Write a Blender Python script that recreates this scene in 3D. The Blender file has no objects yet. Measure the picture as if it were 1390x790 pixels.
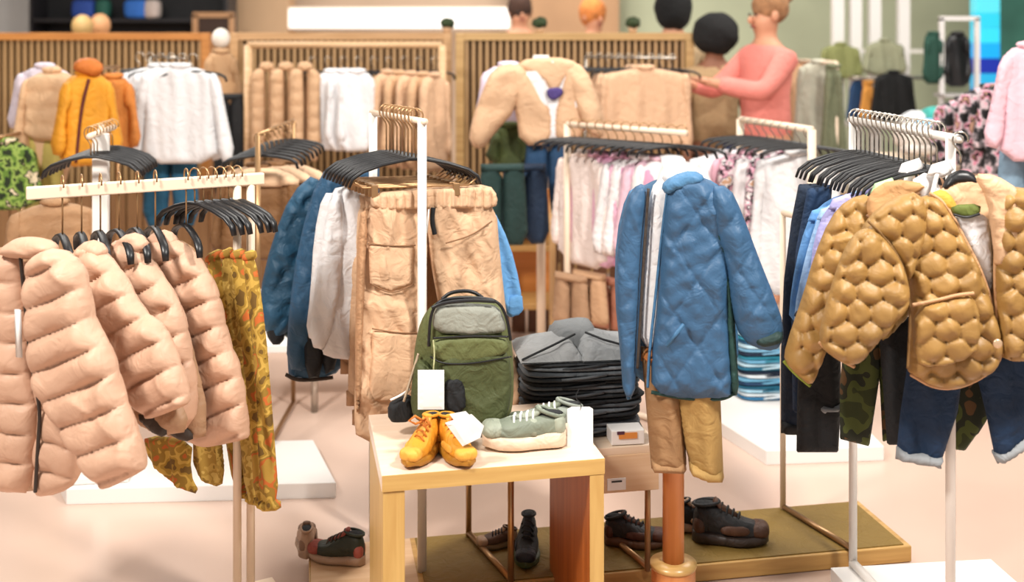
import bpy, math, random
import numpy as np
from mathutils import Vector, Matrix, geometry
random.seed(7)
SC = bpy.context.scene
COL = SC.collection
# ---------------------------------------------------------------- camera
F, CX, HY, CAMH = 1500.0, 695.0, 45.0, 1.5      # focal length and centre in pixels of the 1390x790 frame
cd = bpy.data.cameras.new('camera'); cam = bpy.data.objects.new('camera', cd); COL.objects.link(cam)
cam.location = (0, 0, CAMH); cam.rotation_euler = (math.pi/2, 0, 0)
cd.sensor_width = 36; cd.lens = 36*F/1390; cd.shift_y = -(395-HY)/1390
cd.clip_start = .05; cd.clip_end = 100
cd.dof.use_dof = True; cd.dof.focus_distance = 2.8; cd.dof.aperture_fstop = 2.0
SC.camera = cam
# ---------------------------------------------------------------- world, lights, exposure
w = bpy.data.worlds.new('world'); SC.world = w; w.use_nodes = True
w.node_tree.nodes['Background'].inputs[0].default_value = (1.0, .96, .92, 1)
w.node_tree.nodes['Background'].inputs[1].default_value = 0.34
def area(name, loc, tgt, size, power, col=(1, .95, .88)):
    l = bpy.data.lights.new(name, 'AREA'); l.shape = 'SQUARE'; l.size = size; l.energy = power; l.color = col
    o = bpy.data.objects.new(name, l); COL.objects.link(o); o.location = loc
    o.rotation_euler = (Vector(tgt)-Vector(loc)).to_track_quat('-Z', 'Y').to_euler()
area('ceiling_light', (-1.8, 1.0, 3.3), (-.8, 3.0, .6), .45, 130)
area('ceiling_light', (1.6, 1.2, 3.3), (.8, 3.0, .6), .45, 145)
area('ceiling_light', (0, 4.6, 3.3), (0, 4.6, 0), 1.6, 60)
area('ceiling_light', (-3, 6.2, 3.3), (-2.4, 6.6, 0), 1.6, 80)
area('ceiling_light', (2.6, 6.0, 3.3), (2.4, 6.6, 0), 1.6, 80)
area('ceiling_light', (0, 9, 3.3), (0, 10.5, 1), 2.2, 110)
SC.view_settings.view_transform = 'Standard'; SC.view_settings.look = 'None'
SC.view_settings.gamma = 1; SC.view_settings.use_curve_mapping = False
SC.view_settings.exposure = 0.07
SC.cycles.max_bounces = 5; SC.cycles.diffuse_bounces = 3; SC.cycles.glossy_bounces = 2
SC.cycles.use_denoising = True
# ---------------------------------------------------------------- helpers
def lin(h):
    h = h.lstrip('#'); out = []; h = h if len(h) == 6 else ''.join(q*2 for q in h)
    for i in (0, 2, 4):
        c = int(h[i:i+2], 16)/255
        out.append(c/12.92 if c <= .04045 else ((c+.055)/1.055)**2.4)
    return tuple(out)+(1,)
MATS = {}
def nodes(name):
    m = bpy.data.materials.new(name); m.use_nodes = True
    nt = m.node_tree; return m, nt, nt.nodes['Principled BSDF']
def texco(nt, scale=(1, 1, 1)):
    t = nt.nodes.new('ShaderNodeTexCoord'); mp = nt.nodes.new('ShaderNodeMapping'); mp.inputs[3].default_value = scale
    nt.links.new(t.outputs['Object'], mp.inputs[0]); return mp.outputs[0]
def fab(col, rough=.85, var=.16, nscale=9, bump=.25, bscale=60, sheen=.15, metal=0, stretch=(1, 1, 1), crease=1):
    key = ('fab', col, rough, var, nscale, bump, bscale, metal, stretch, crease)
    if key in MATS: return MATS[key]
    m, nt, b = nodes('fabric_'+col.strip('#')); v = texco(nt, stretch)
    n = nt.nodes.new('ShaderNodeTexNoise'); n.inputs['Scale'].default_value = nscale; n.inputs['Detail'].default_value = 4
    nt.links.new(v, n.inputs['Vector'])
    r = nt.nodes.new('ShaderNodeValToRGB'); c = lin(col)
    r.color_ramp.elements[0].position = .3; r.color_ramp.elements[1].position = .7
    r.color_ramp.elements[0].color = tuple(x*(1-var) for x in c[:3])+(1,)
    r.color_ramp.elements[1].color = tuple(min(1, x*(1+var*.7)) for x in c[:3])+(1,)
    nt.links.new(n.outputs['Fac'], r.inputs[0]); nt.links.new(r.outputs[0], b.inputs['Base Color'])
    b.inputs['Roughness'].default_value = rough; b.inputs['Metallic'].default_value = metal
    if bump:
        n2 = nt.nodes.new('ShaderNodeTexNoise'); n2.inputs['Scale'].default_value = bscale; n2.inputs['Detail'].default_value = 3
        nt.links.new(v, n2.inputs['Vector'])
        bp = nt.nodes.new('ShaderNodeBump'); bp.inputs['Strength'].default_value = bump; bp.inputs['Distance'].default_value = .004
        nt.links.new(n2.outputs['Fac'], bp.inputs['Height']); nt.links.new(bp.outputs[0], b.inputs['Normal'])
        n3 = nt.nodes.new('ShaderNodeTexNoise'); n3.inputs['Scale'].default_value = 20; n3.inputs['Detail'].default_value = 2.5; n3.inputs['Distortion'].default_value = 1.2
        nt.links.new(v, n3.inputs['Vector'])
        b2 = nt.nodes.new('ShaderNodeBump'); b2.inputs['Strength'].default_value = .7; b2.inputs['Distance'].default_value = .012*crease
        nt.links.new(n3.outputs['Fac'], b2.inputs['Height']); nt.links.new(b2.outputs[0], bp.inputs['Normal'])
    MATS[key] = m; return m
def prt(name, cols, scale=14, rough=.85, kind='noise'):
    """printed cloth: patches of several colours"""
    key = ('prt', name)
    if key in MATS: return MATS[key]
    m, nt, b = nodes(name); v = texco(nt)
    if kind == 'noise':
        n = nt.nodes.new('ShaderNodeTexNoise'); n.inputs['Detail'].default_value = 2; out = 'Fac'
    else:
        n = nt.nodes.new('ShaderNodeTexVoronoi'); out = 'Color'
    n.inputs['Scale'].default_value = scale
    nt.links.new(v, n.inputs['Vector'])
    r = nt.nodes.new('ShaderNodeValToRGB'); r.color_ramp.interpolation = 'CONSTANT'
    k = len(cols)
    for i, c in enumerate(cols):
        p = (.32+.36*i/k) if kind == 'noise' else i/k
        if i == 0: e = r.color_ramp.elements[0]; e.position = 0
        elif i == 1: e = r.color_ramp.elements[1]; e.position = p
        else: e = r.color_ramp.elements.new(p)
        e.color = lin(c)
    nt.links.new(n.outputs[out], r.inputs[0]); nt.links.new(r.outputs[0], b.inputs['Base Color'])
    b.inputs['Roughness'].default_value = rough
    MATS[key] = m; return m
def wood(col, dark, rough=.45, s=1, axis=0):
    key = ('wood', col, dark, axis)
    if key in MATS: return MATS[key]
    st = [14, 14, 14]; st[axis] = .9
    m, nt, b = nodes('wood_'+col.strip('#')); v = texco(nt, tuple(st))
    n = nt.nodes.new('ShaderNodeTexNoise'); n.inputs['Scale'].default_value = 3.2; n.inputs['Detail'].default_value = 6
    n.inputs['Distortion'].default_value = .6
    nt.links.new(v, n.inputs['Vector'])
    r = nt.nodes.new('ShaderNodeValToRGB'); r.color_ramp.elements[0].position = .25; r.color_ramp.elements[1].position = .7
    r.color_ramp.elements[0].color = lin(dark); r.color_ramp.elements[1].color = lin(col)
    nt.links.new(n.outputs['Fac'], r.inputs[0]); nt.links.new(r.outputs[0], b.inputs['Base Color'])
    b.inputs['Roughness'].default_value = rough
    MATS[key] = m; return m
def plain(col, rough=.4, metal=0, emit=0):
    key = ('pl', col, rough, metal, emit)
    if key in MATS: return MATS[key]
    m, nt, b = nodes('plain_'+col.strip('#')); v = texco(nt)
    n = nt.nodes.new('ShaderNodeTexNoise'); n.inputs['Scale'].default_value = 20; nt.links.new(v, n.inputs['Vector'])
    mx = nt.nodes.new('ShaderNodeMapRange'); mx.inputs[3].default_value = rough*.85; mx.inputs[4].default_value = min(1, rough*1.15)
    nt.links.new(n.outputs['Fac'], mx.inputs[0]); nt.links.new(mx.outputs[0], b.inputs['Roughness'])
    b.inputs['Base Color'].default_value = lin(col); b.inputs['Metallic'].default_value = metal
    if emit: b.inputs['Emission Color'].default_value = lin(col); b.inputs['Emission Strength'].default_value = emit
    MATS[key] = m; return m

POSE = {}
def thing(name, label, cat, loc=(0, 0, 0), yaw=0, group=None):
    o = bpy.data.objects.new(name, None); COL.objects.link(o); o.empty_display_size = .05
    o.location = loc; o.rotation_euler = (0, 0, math.radians(yaw)); o['label'] = label; o['category'] = cat
    if group: o['group'] = group
    POSE[o.name] = (Vector(loc), math.radians(yaw)); return o
def tag(o, label=None, cat=None, group=None, kind=None):
    for k, v in (('label', label), ('category', cat), ('group', group), ('kind', kind)):
        if v: o[k] = v
    return o
def link(name, verts, faces, m, par=None, smooth=True, bevel=0):
    me = bpy.data.meshes.new(name); me.from_pydata([tuple(v) for v in verts], [], faces); me.materials.append(m)
    if smooth: me.shade_smooth()
    o = bpy.data.objects.new(name, me); COL.objects.link(o)
    if par: o.parent = par
    if bevel:
        bm = o.modifiers.new('bevel', 'BEVEL'); bm.width = bevel; bm.segments = 2; bm.limit_method = 'ANGLE'
        me.shade_flat()
    return o
def dup(root, loc, yaw=None, label=None, group=None):
    r = root.copy(); COL.objects.link(r); r.location = loc
    if yaw is not None: r.rotation_euler = (0, 0, math.radians(yaw))
    if label: r['label'] = label
    if group: r['group'] = group
    for ch in list(root.children):
        c = ch.copy(); COL.objects.link(c); c.parent = r
        for g in ch.children:
            d = g.copy(); COL.objects.link(d); d.parent = c
    return r
class MB:
    def __init__(s): s.v = []; s.f = []
    def box(s, c, sz, rot=0):
        n = len(s.v); cr, sr = math.cos(rot), math.sin(rot)
        for dz in (-.5, .5):
            for dx, dy in ((-.5, -.5), (.5, -.5), (.5, .5), (-.5, .5)):
                x, y = dx*sz[0], dy*sz[1]
                s.v.append((c[0]+x*cr-y*sr, c[1]+x*sr+y*cr, c[2]+dz*sz[2]))
        s.f += [tuple(n+i for i in q) for q in ((3, 2, 1, 0), (4, 5, 6, 7), (0, 1, 5, 4), (1, 2, 6, 5), (2, 3, 7, 6), (3, 0, 4, 7))]
        return s
    def tube(s, pts, r, seg=8, closed=False, flat=1.0):
        pts = [Vector(p) for p in pts]; n0 = len(s.v); k = len(pts); up = Vector((0, 0, 1))
        rs = r if isinstance(r, (list, tuple)) else [r]*k
        pa = None
        for i, p in enumerate(pts):
            a = pts[(i-1) % k] if (i or closed) else p; b = pts[(i+1) % k] if (i < k-1 or closed) else p
            t = (b-a).normalized() if (b-a).length > 1e-9 else Vector((1, 0, 0))
            if pa is None:
                ref = up if abs(t.z) < .9 else Vector((0, 1, 0)); pa = t.cross(ref).normalized()
            pa = (pa-t*pa.dot(t)); pa = pa.normalized() if pa.length > 1e-6 else t.orthogonal().normalized()
            pb = t.cross(pa)
            for j in range(seg):
                an = 2*math.pi*j/seg; s.v.append(tuple(p+pa*math.cos(an)*rs[i]+pb*math.sin(an)*rs[i]*flat))
        m = k if closed else k-1
        for i in range(m):
            i2 = (i+1) % k
            for j in range(seg):
                j2 = (j+1) % seg; s.f.append((n0+i*seg+j, n0+i*seg+j2, n0+i2*seg+j2, n0+i2*seg+j))
        if not closed:
            s.f.append(tuple(n0+j for j in reversed(range(seg)))); s.f.append(tuple(n0+(k-1)*seg+j for j in range(seg)))
        return s
    def lathe(s, prof, seg=24, c=(0, 0, 0)):
        n0 = len(s.v); k = len(prof)
        for r, z in prof:
            for j in range(seg):
                a = 2*math.pi*j/seg; s.v.append((c[0]+r*math.cos(a), c[1]+r*math.sin(a), c[2]+z))
        for i in range(k-1):
            for j in range(seg):
                j2 = (j+1) % seg; s.f.append((n0+i*seg+j, n0+i*seg+j2, n0+(i+1)*seg+j2, n0+(i+1)*seg+j))
        s.f.append(tuple(n0+j for j in reversed(range(seg)))); s.f.append(tuple(n0+(k-1)*seg+j for j in range(seg)))
        return s
    def blob(s, c, r, e=1.0, seg=20, rings=12, wob=0, seed=0):
        rnd = random.Random(seed); ph = [rnd.uniform(0, 6) for _ in range(6)]; n0 = len(s.v)
        sp = lambda v: math.copysign(abs(v)**e, v)
        for i in range(rings+1):
            th = math.pi*(i+.02)/(rings+.04)
            for j in range(seg):
                a = 2*math.pi*j/seg
                x, y, z = sp(math.sin(th))*sp(math.cos(a)), sp(math.sin(th))*sp(math.sin(a)), sp(math.cos(th))
                q = 1+wob*(math.sin(5*x+ph[0])*math.sin(6*y+ph[1])+math.sin(7*z+ph[2]+4*x)*.6+.4*math.sin(13*x+11*z+ph[3]))
                s.v.append((c[0]+x*r[0]*q, c[1]+y*r[1]*q, c[2]+z*r[2]*q))
        for i in range(rings):
            for j in range(seg):
                j2 = (j+1) % seg; s.f.append((n0+i*seg+j, n0+(i+1)*seg+j, n0+(i+1)*seg+j2, n0+i*seg+j2))
        return s
    def build(s, name, m, par=None, smooth=True, bevel=0): return link(name, s.v, s.f, m, par, smooth, bevel)

def W(px, py, d): return Vector(((px-CX)/F*d, d, CAMH-(py-HY)/F*d))       # a point at a known distance
def G(px, py, z=0): return W(px, py, (CAMH-z)*F/(py-HY))                    # a point on a level surface
class KP(list): pass
def K(par, pts, off=0):
    """points measured on the photograph -> the upright plane of a thing (its local x, z), off = distance behind that plane"""
    L, y = POSE[par.name]; t = Vector((math.cos(y), math.sin(y), 0)); n = Vector((-math.sin(y), math.cos(y), 0)); out = KP(); out.src = (par, pts); L0 = L; L = L+n*off
    for px, py in pts:
        d = Vector(((px-CX)/F, 1, -(py-HY)/F)); C = Vector((0, 0, CAMH)); s = (L-C).dot(n)/d.dot(n); P = C+d*s
        out.append(((P-L0).dot(t), P.z-L0.z))
    return out
def chaikin(p, it):
    p = [np.array(q, float) for q in p]
    for _ in range(it):
        q = []
        for i in range(len(p)):
            a, b = p[i], p[(i+1) % len(p)]; q += [a*.75+b*.25, a*.25+b*.75]
        p = q
    return np.array(p)
def resample(p, d):
    out = []
    for i in range(len(p)):
        a, b = p[i], p[(i+1) % len(p)]; L = np.linalg.norm(b-a); k = max(1, int(round(L/d)))
        for j in range(k): out.append(a+(b-a)*j/k)
    q = [out[0]]
    for x in out[1:]:
        if np.linalg.norm(x-q[-1]) > d*.45: q.append(x)
    if len(q) > 3 and np.linalg.norm(q[-1]-q[0]) < d*.45: q.pop()
    return np.array(q)
def inside(P, poly):
    x, y = P[:, 0], P[:, 1]; c = np.zeros(len(P), bool); j = len(poly)-1
    for i in range(len(poly)):
        xi, yi = poly[i]; xj, yj = poly[j]
        if yi != yj:
            c ^= ((yi > y) != (yj > y)) & (x < (xj-xi)*(y-yi)/(yj-yi)+xi)
        j = i
    return c
def sdist(P, poly):
    d = np.full(len(P), 1e9)
    for i in range(len(poly)):
        a = poly[i]; b = poly[(i+1) % len(poly)]; ab = b-a; t = np.clip(((P-a)@ab)/(ab@ab+1e-12), 0, 1)
        d = np.minimum(d, np.linalg.norm(P-(a+t[:, None]*ab), axis=1))
    return d
def puff(name, par, m, pts, T=.02, res=.01, edge=.03, y=0, disp=None, warp=None, it=2, bk=.8, lean=0):
    """cloth filled out to a thickness: outline in local x,z; disp adds folds and quilting, warp bends front and back together"""
    if isinstance(pts, KP) and y: pts = K(*pts.src, y)
    if it == .5:       # corners kept tight
        q = []
        for i in range(len(pts)):
            p0, p1, p2 = (np.array(pts[(i+k) % len(pts)], float) for k in (-1, 0, 1)); q += [p1+(p0-p1)*.13, p1, p1+(p2-p1)*.13]
        pts = q; it = 1
    poly = chaikin(pts, it) if it else np.array(pts, float)
    poly = resample(poly, res)
    lo, hi = poly.min(0), poly.max(0); g = []; k = 0; yy = lo[1]
    while yy < hi[1]:
        xs = np.arange(lo[0]+(res/2 if k % 2 else 0), hi[0], res); g.append(np.stack([xs, np.full(len(xs), yy)], 1)); yy += res*.87; k += 1
    g = np.concatenate(g); g = g[inside(g, poly)]
    if len(g): g = g[sdist(g, poly) > res*.55]
    V = [Vector(p) for p in poly]+[Vector(p) for p in g]; n = len(poly)
    E = [(i, (i+1) % n) for i in range(n)]
    r = geometry.delaunay_2d_cdt(V, E, [], 1, 1e-6)
    P = np.array([tuple(v) for v in r[0]]); tris = [tuple(t) for t in r[2] if len(t) == 3]
    d = sdist(P, poly); bd = d < 1e-5
    pr = np.sqrt(np.clip(1-(1-np.minimum(d/edge, 1))**2, 0, 1))
    wp = (warp(P[:, 0], P[:, 1]) if warp else 0)+y+lean*(P[:, 1]-lo[1])
    dp = disp(P[:, 0], P[:, 1]) if disp else 0
    if res <= .009 and it:
        s = len(P) % 97; dp = dp+.0042*np.clip(1-np.abs(sn(s, 26, 3.2)(P[:, 0], P[:, 1]*.6))*1.6, 0, 1)**2-.0015
    fr = wp-(T+dp)*pr; bk_ = wp+(T+dp*.5)*pr*bk
    fr = np.where(bd, wp+0*pr, fr)
    verts = [(P[i, 0], fr[i], P[i, 1]) for i in range(len(P))]; idx = {}
    wq = np.broadcast_to(wp, pr.shape)
    for i in range(len(P)):
        if bd[i]: idx[i] = i
        else: idx[i] = len(verts); verts.append((P[i, 0], bk_[i], P[i, 1]))
    faces = []
    for t in tris:
        a = P[t[1]]-P[t[0]]; b = P[t[2]]-P[t[0]]
        if a[0]*b[1]-a[1]*b[0] < 0: t = (t[0], t[2], t[1])
        faces.append(t); q = (idx[t[2]], idx[t[1]], idx[t[0]])
        if q != (t[2], t[1], t[0]): faces.append(q)
    return link(name, verts, faces, m, par)
# relief functions
def sn(seed, sc, amp, n=7):
    r = random.Random(seed); D = [(r.uniform(0, math.pi), r.uniform(.6, 1.6)*sc, r.uniform(0, 6)) for _ in range(n)]
    return lambda u, w: amp/n*1.6*sum(np.sin((u*math.cos(a)+w*math.sin(a))*f+p) for a, f, p in D)
def folds(seed, freq, amp, slant=0, grow=0, top=0):
    r = random.Random(seed); a, b, c = (r.uniform(0, 6) for _ in range(3))
    def f(u, w):
        x = u+w*slant; g = np.clip((top-w)*grow, 0, 1) if grow else 1
        return amp*g*(np.sin(x*freq+a+1.2*np.sin(w*9+b))+.5*np.sin(x*freq*2.1+c+np.sin(w*14)))
    return f
def baffle(ang, sp, amp, seed=0, curve=0):
    r = random.Random(seed); p = r.uniform(0, 1); wr = sn(seed, 90, amp*.25); ca, sa = math.cos(math.radians(ang)), math.sin(math.radians(ang))
    def f(u, w):
        a = u*ca+w*sa; t = (-u*sa+w*ca)+curve*a*a+.003*np.sin(a*22+seed); s = np.abs(np.sin(math.pi*(t/sp+p)))
        return amp*(s**.42-.45)+wr(u, w)*(1.1-s)
    return f
def hexq(sp, amp, ox=0, oy=0):
    j1, j2, j3, j4 = sn(int(ox*500)+3, 38, .006), sn(int(oy*500)+8, 38, .006), sn(5, 120, amp*.12), sn(6, 16, amp*.7)
    def f(u, w):
        u, w = u+j1(u, w), w+j2(u, w); ex = j3(u, w)+j4(u, w)
        best = np.full(np.shape(u), 9.); h = sp*math.sqrt(3)
        for o1, o2 in ((0, 0), (sp/2, h/2)):
            x = (u-ox-o1+sp*50) % sp-sp/2; y = (w-oy-o2+h*50) % h-h/2; best = np.minimum(best, np.hypot(x, y))
        return amp*(np.sqrt(np.clip(1-(best/(sp*.56))**2, 0, 1))-.3)+ex
    return f
def diam(sp, amp, tall=1.5, seed=0):
    wr = sn(seed, 110, amp*.35); wr2 = sn(seed+5, 30, amp*.5)
    def f(u, w):
        a = np.abs(np.sin(math.pi*(u/sp+w/(sp*tall)))); b = np.abs(np.sin(math.pi*(u/sp-w/(sp*tall))))
        return amp*((np.minimum(a, b)*1.3)**.3-.6)+wr(u, w)+wr2(u, w)
    return f
def add(*fs): return lambda u, w: sum(f(u, w) for f in fs)
def strip(par, name, m, pts, r=.003, y=0, seg=5, flat=1):
    if isinstance(pts, KP) and y: pts = K(*pts.src, y)
    for _ in range(2 if len(pts) > 2 else 0):
        q = [pts[0]]
        for i in range(len(pts)-1):
            (x0, z0), (x1, z1) = pts[i], pts[i+1]; q += [(x0*.75+x1*.25, z0*.75+z1*.25), (x0*.25+x1*.75, z0*.25+z1*.75)]
        pts = q+[pts[-1]]
    return MB().tube([(p[0], y, p[1]) for p in pts], r, seg, flat=flat).build(name, m, par)
ORD = ['first', 'second', 'third', 'fourth', 'fifth', 'sixth', 'seventh', 'eighth', 'ninth', 'tenth', 'eleventh', 'twelfth', 'thirteenth', 'fourteenth', 'fifteenth', 'sixteenth', 'seventeenth', 'eighteenth']
# shared materials
WHITE = plain('#e9e4de', .45); CREAMP = plain('#e8d2ba', .4); STEEL = plain('#b9b2a8', .25, .9); BRASS = plain('#b08a62', .3, .7)
BLACK = plain('#131316', .4); DARK = fab('#17191c', .8); TAGW = plain('#ecebe9', .6)
LWOOD = wood('#e3bf98', '#c69a6c', axis=0); HONEY = wood('#c9a062', '#a97f42', axis=2)
# ---------------------------------------------------------------- large structure
def plane_obj(name, pts, m):
    o = link(name, pts, [(0, 1, 2, 3)], m, smooth=False); o['kind'] = 'structure'; return o
FL = fab('#d3b8a8', .22, .08, 1.1, 0)
plane_obj('floor', [(-7, -2, 0), (7, -2, 0), (7, 12, 0), (-7, 12, 0)], FL)
def slab(name, c, sz, m): o = MB().box(c, sz).build(name, m, smooth=False); o['kind'] = 'structure'; return o
slab('wall_back', (0, 12.05, 1.7), (14, .1, 3.4), fab('#cdb49c', .8, .1, 1.5, 0))
slab('wall_left', (-7.05, 5, 1.7), (.1, 14, 3.4), fab('#cbb59f', .8, .1, 1.5, 0))
slab('wall_right', (7.05, 5, 1.7), (.1, 14, 3.4), fab('#8fa89c', .8, .1, 1.5, 0))
slab('trim_1', (3.2, 11.9, 1.7), (5.2, .1, 3.4), fab('#c3c9ab', .8, .1, 1.5, 0))     # pale green wall panel
slab('trim_2', (5.5, 11.2, 1.7), (1.4, .1, 3.4), fab('#4f8a7b', .8, .25, 2, 0))       # teal panel
slab('trim_3', (-5.05, 11.5, 1.7), (.7, .3, 3.4), fab('#cfd0cf', .8, .1, 1.5, 0))
slab('trim_4', (-2.55, 11.4, 1.7), (.55, .4, 3.4), fab('#c8a683', .8, .1, 1.5, 0))    # beige pillar
slab('trim_5', (.55, 11.5, 1.7), (1.1, .3, 3.4), fab('#b58e6b', .8, .15, 1.5, 0))
# ---------------------------------------------------------------- plinths and platform
def flat_box(name, label, cat, corners, z0, z1, m, group=None, bevel=.002):
    n = len(corners); v = [(x, y, z0) for x, y in corners]+[(x, y, z1) for x, y in corners]
    f = [tuple(reversed(range(n))), tuple(range(n, 2*n))]+[(i, (i+1) % n, (i+1) % n+n, i+n) for i in range(n)]
    o = link(name, v, f, m, smooth=False, bevel=bevel); tag(o, label, cat, group); return o
def rect(p, yaw, w_, d_):      # p = front-left corner
    c, s = math.cos(math.radians(yaw)), math.sin(math.radians(yaw))
    return [(p[0], p[1]), (p[0]+w_*c, p[1]+w_*s), (p[0]+w_*c-d_*s, p[1]+w_*s+d_*c), (p[0]-d_*s, p[1]+d_*c)]
PLW = plain('#ece8e4', .35)
flat_box('floor_plinth', 'low white display plinth on the floor behind the puffer jackets', 'plinth',
         [tuple(G(90, 664, .05)[:2]), tuple(G(456, 655, .05)[:2]), tuple(G(425, 597, .05)[:2]), tuple(G(60, 606, .05)[:2])], 0, .05, PLW)
flat_box('floor_plinth', 'low white display plinth on the floor right of the khaki shorts', 'plinth',
         [tuple(G(1040, 612, .05)[:2]), tuple(G(1200, 606, .05)[:2]), tuple(G(1120, 522, .05)[:2]), tuple(G(905, 527, .05)[:2])], 0, .05, PLW)
flat_box('floor_plinth', 'low white display plinth at the bottom right under the olive quilted jackets', 'plinth',
         [(.97, 2.35), (1.40, 2.42), (1.33, 3.07), (.87, 3.02)], 0, .04, PLW)
PL = thing('shoe_platform', 'low olive topped wooden platform holding the dark trainers', 'platform', (-.52, 2.83, 0), 10.5)
MB().box((.84, .15, .0245), (1.68, .31, .045)).build('frame', wood('#caa05f', '#a87c40', axis=0), PL, False, .003)
MB().box((.98, .15, .0487), (1.36, .29, .003)).build('mat', fab('#7f6429', .7, .12, 5, .1), PL, False)
MB().box((.145, .15, .0487), (.28, .29, .003)).build('panel', wood('#e0bd97', '#d0a67c', axis=0), PL, False)
# white shop shelf base in the second row, behind the blue jackets
T = thing('shelf_base', 'white low shelf base with chrome leg behind the hanging blue jackets', 'shelf', (-.72, 4.35, 0), 4)
MB().box((0, .2, .26), (.62, .4, .03)).build('shelf_board', PLW, T, False, .003)
MB().box((0, .2, .36), (.62, .02, .18)).build('back_panel', PLW, T, False, .003)
for s in (-.27, -.06, .27): MB().tube([(s, .03, 0), (s, .03, .25)], .014, 12).build('leg', STEEL, T)
# ---------------------------------------------------------------- wooden cube table
TB = thing('display_table', 'open pale wooden cube table carrying the backpack and boots', 'table', (-.295, 2.50, 0), 11.5)
TW, TD, TH = .525, .41, .5
MB().box((TW/2, TD/2, TH-.0205), (TW, TD, .037)).build('tabletop', wood('#f0dac6', '#e6cbb2', .3, axis=0), TB, False, .002)
MB().box((TW/2, .0005, TH-.0205), (TW-.002, .003, .0365)).build('edge_band', wood('#d0ab68', '#b98f4e', .4, axis=0), TB, False)
tb1 = wood('#d0ab68', '#b98f4e', axis=2)
MB().box((.028, TD/2, (TH-.04)/2), (.05, TD-.004, TH-.041)).build('side_panel', tb1, TB, False, .002)
MB().box((TW-.02, TD/2, (TH-.04)/2), (.034, TD-.004, TH-.041)).build('side_panel', wood('#b5652a', '#8f4512', axis=2), TB, False, .002)['label'] = 'orange brown right side panel'
MB().box((TW-.02, .001, (TH-.04)/2), (.034, .003, TH-.041)).build('edge_band', tb1, TB, False)
MB().box((TW/2, TD/2-.05, .02), (TW-.1, TD-.11, .035)).build('bottom_panel', wood('#d0ab68', '#b98f4e', axis=0), TB, False, .002)
# metal-legged table for the grey jeans
MT = thing('metal_leg_table', 'light topped table on thin metal legs under the folded grey jeans', 'table', (-.011, 2.90, .051), 10.5)
MB().box((.165, .235, .335), (.49, .19, .022)).box((.318, .065, .335), (.184, .15, .022)).build('tabletop', wood('#ecd5bd', '#e0c2a2', axis=0), MT, False, .002)
for x in (.01, .385):
    for x2, yy in ((x, .01), (x-.07, .30)): MB().tube([(x2, yy, 0), (x2, yy, .325)], .0085, 8).build('leg', BRASS, MT)
    MB().tube([(x, .01, .318), (x-.07, .30, .318)], .007, 8).build('side_rail', BRASS, MT)
    MB().tube([(x, .01, .01), (x-.07, .30, .01)], .008, 8).build('foot_bar', BRASS, MT)
MB().box((.31, -.006, .275), (.20, .012, .10)).build('front_panel', wood('#e6c8a6', '#d8b28a', axis=0), MT, False, .002)
# ---------------------------------------------------------------- racks
def post(par, name, a, b, r, m): return MB().tube([a, b], r, 10).build(name, m, par)
RL = W(45, 262, 2.62); RR = W(350, 243, 2.88); RR.z = RL.z
LR = thing('clothes_rack', 'white clothes rack at the left carrying the beige puffer jackets', 'clothes rack', (RL.x, RL.y, 0))
dx, dy = RR.x-RL.x, RR.y-RL.y
MB().box((dx/2, dy/2, RL.z), (math.hypot(dx, dy)+.03, .022, .03), math.atan2(dy, dx)).build('rail', CREAMP, LR, False, .003)
for t in (.90, .965): post(LR, 'post', (dx*t, dy*t, .03), (dx*t, dy*t, RL.z-.01), .011, CREAMP)
MB().box((dx*.93, dy*.93, .02), (.2, .16, .03), math.atan2(dy, dx)).build('foot', CREAMP, LR, False, .003)
LB = thing('clothes_rack', 'white post rack behind the puffer jackets with empty black hangers', 'clothes rack', (W(137, 200, 3.62).x, 3.62, .051), 8)
MB().box((0, 0, .57), (.05, .03, 1.10)).build('post', WHITE, LB, False, .003)
post(LB, 'rail', (0, -.16, 1.125), (-.0, .20, 1.125), .010, CREAMP); post(LB, 'neck', (0, 0, 1.1), (0, 0, 1.15), .010, CREAMP)
MB().box((0, 0, .01), (.2, .14, .02)).build('foot', WHITE, LB, False, .003)
# centre rack
C0 = Vector((-.243, 2.985, 0)); C1 = Vector((-.415, 3.30, 0)); ZR = 1.262
CR = thing('clothes_rack', 'white clothes rack with beige trousers behind the green backpack', 'clothes rack', tuple(C0))
v = C1-C0
post(CR, 'post', (0, 0, .0), (0, 0, ZR+.005), .0125, WHITE); post(CR, 'post', (v.x, v.y, 0), (v.x, v.y, ZR), .0125, WHITE)
post(CR, 'rail', (-v.x*.06, -v.y*.06, ZR), (v.x*1.03, v.y*1.03, ZR), .009, CREAMP)
post(CR, 'foot_bar', (0, 0, .012), (v.x, v.y, .012), .012, WHITE)
# right rack
R0 = Vector((1.0, 2.52, .041)); R1 = Vector((.932, 3.02, .041))
RK = thing('clothes_rack', 'white clothes rack at the right carrying the olive quilted jackets', 'clothes rack', tuple(R0)); v = R1-R0
post(RK, 'post', (0, 0, 0), (0, 0, ZR-.04), .0115, WHITE); post(RK, 'post', (v.x, v.y, 0), (v.x, v.y, ZR-.04), .0115, WHITE)
post(RK, 'rail', (-v.x*.08, -v.y*.08, ZR-.041), (v.x*1.03, v.y*1.03, ZR-.041), .010, WHITE)
post(RK, 'foot_bar', (0, 0, .012), (v.x, v.y, .012), .012, WHITE)
EF = thing('rack_frame', 'thin brass coloured frame standing on the shoe platform at its right', 'rack', (.953, 3.085, .052))
post(EF, 'post', (0, 0, 0), (0, 0, .9), .009, CREAMP); post(EF, 'post', (-.128, .28, 0), (-.128, .28, .9), .009, CREAMP)
post(EF, 'foot_bar', (0, 0, .008), (-.128, .28, .008), .008, BRASS); post(EF, 'rail', (0, 0, .9), (-.128, .28, .9), .009, CREAMP)
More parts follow.
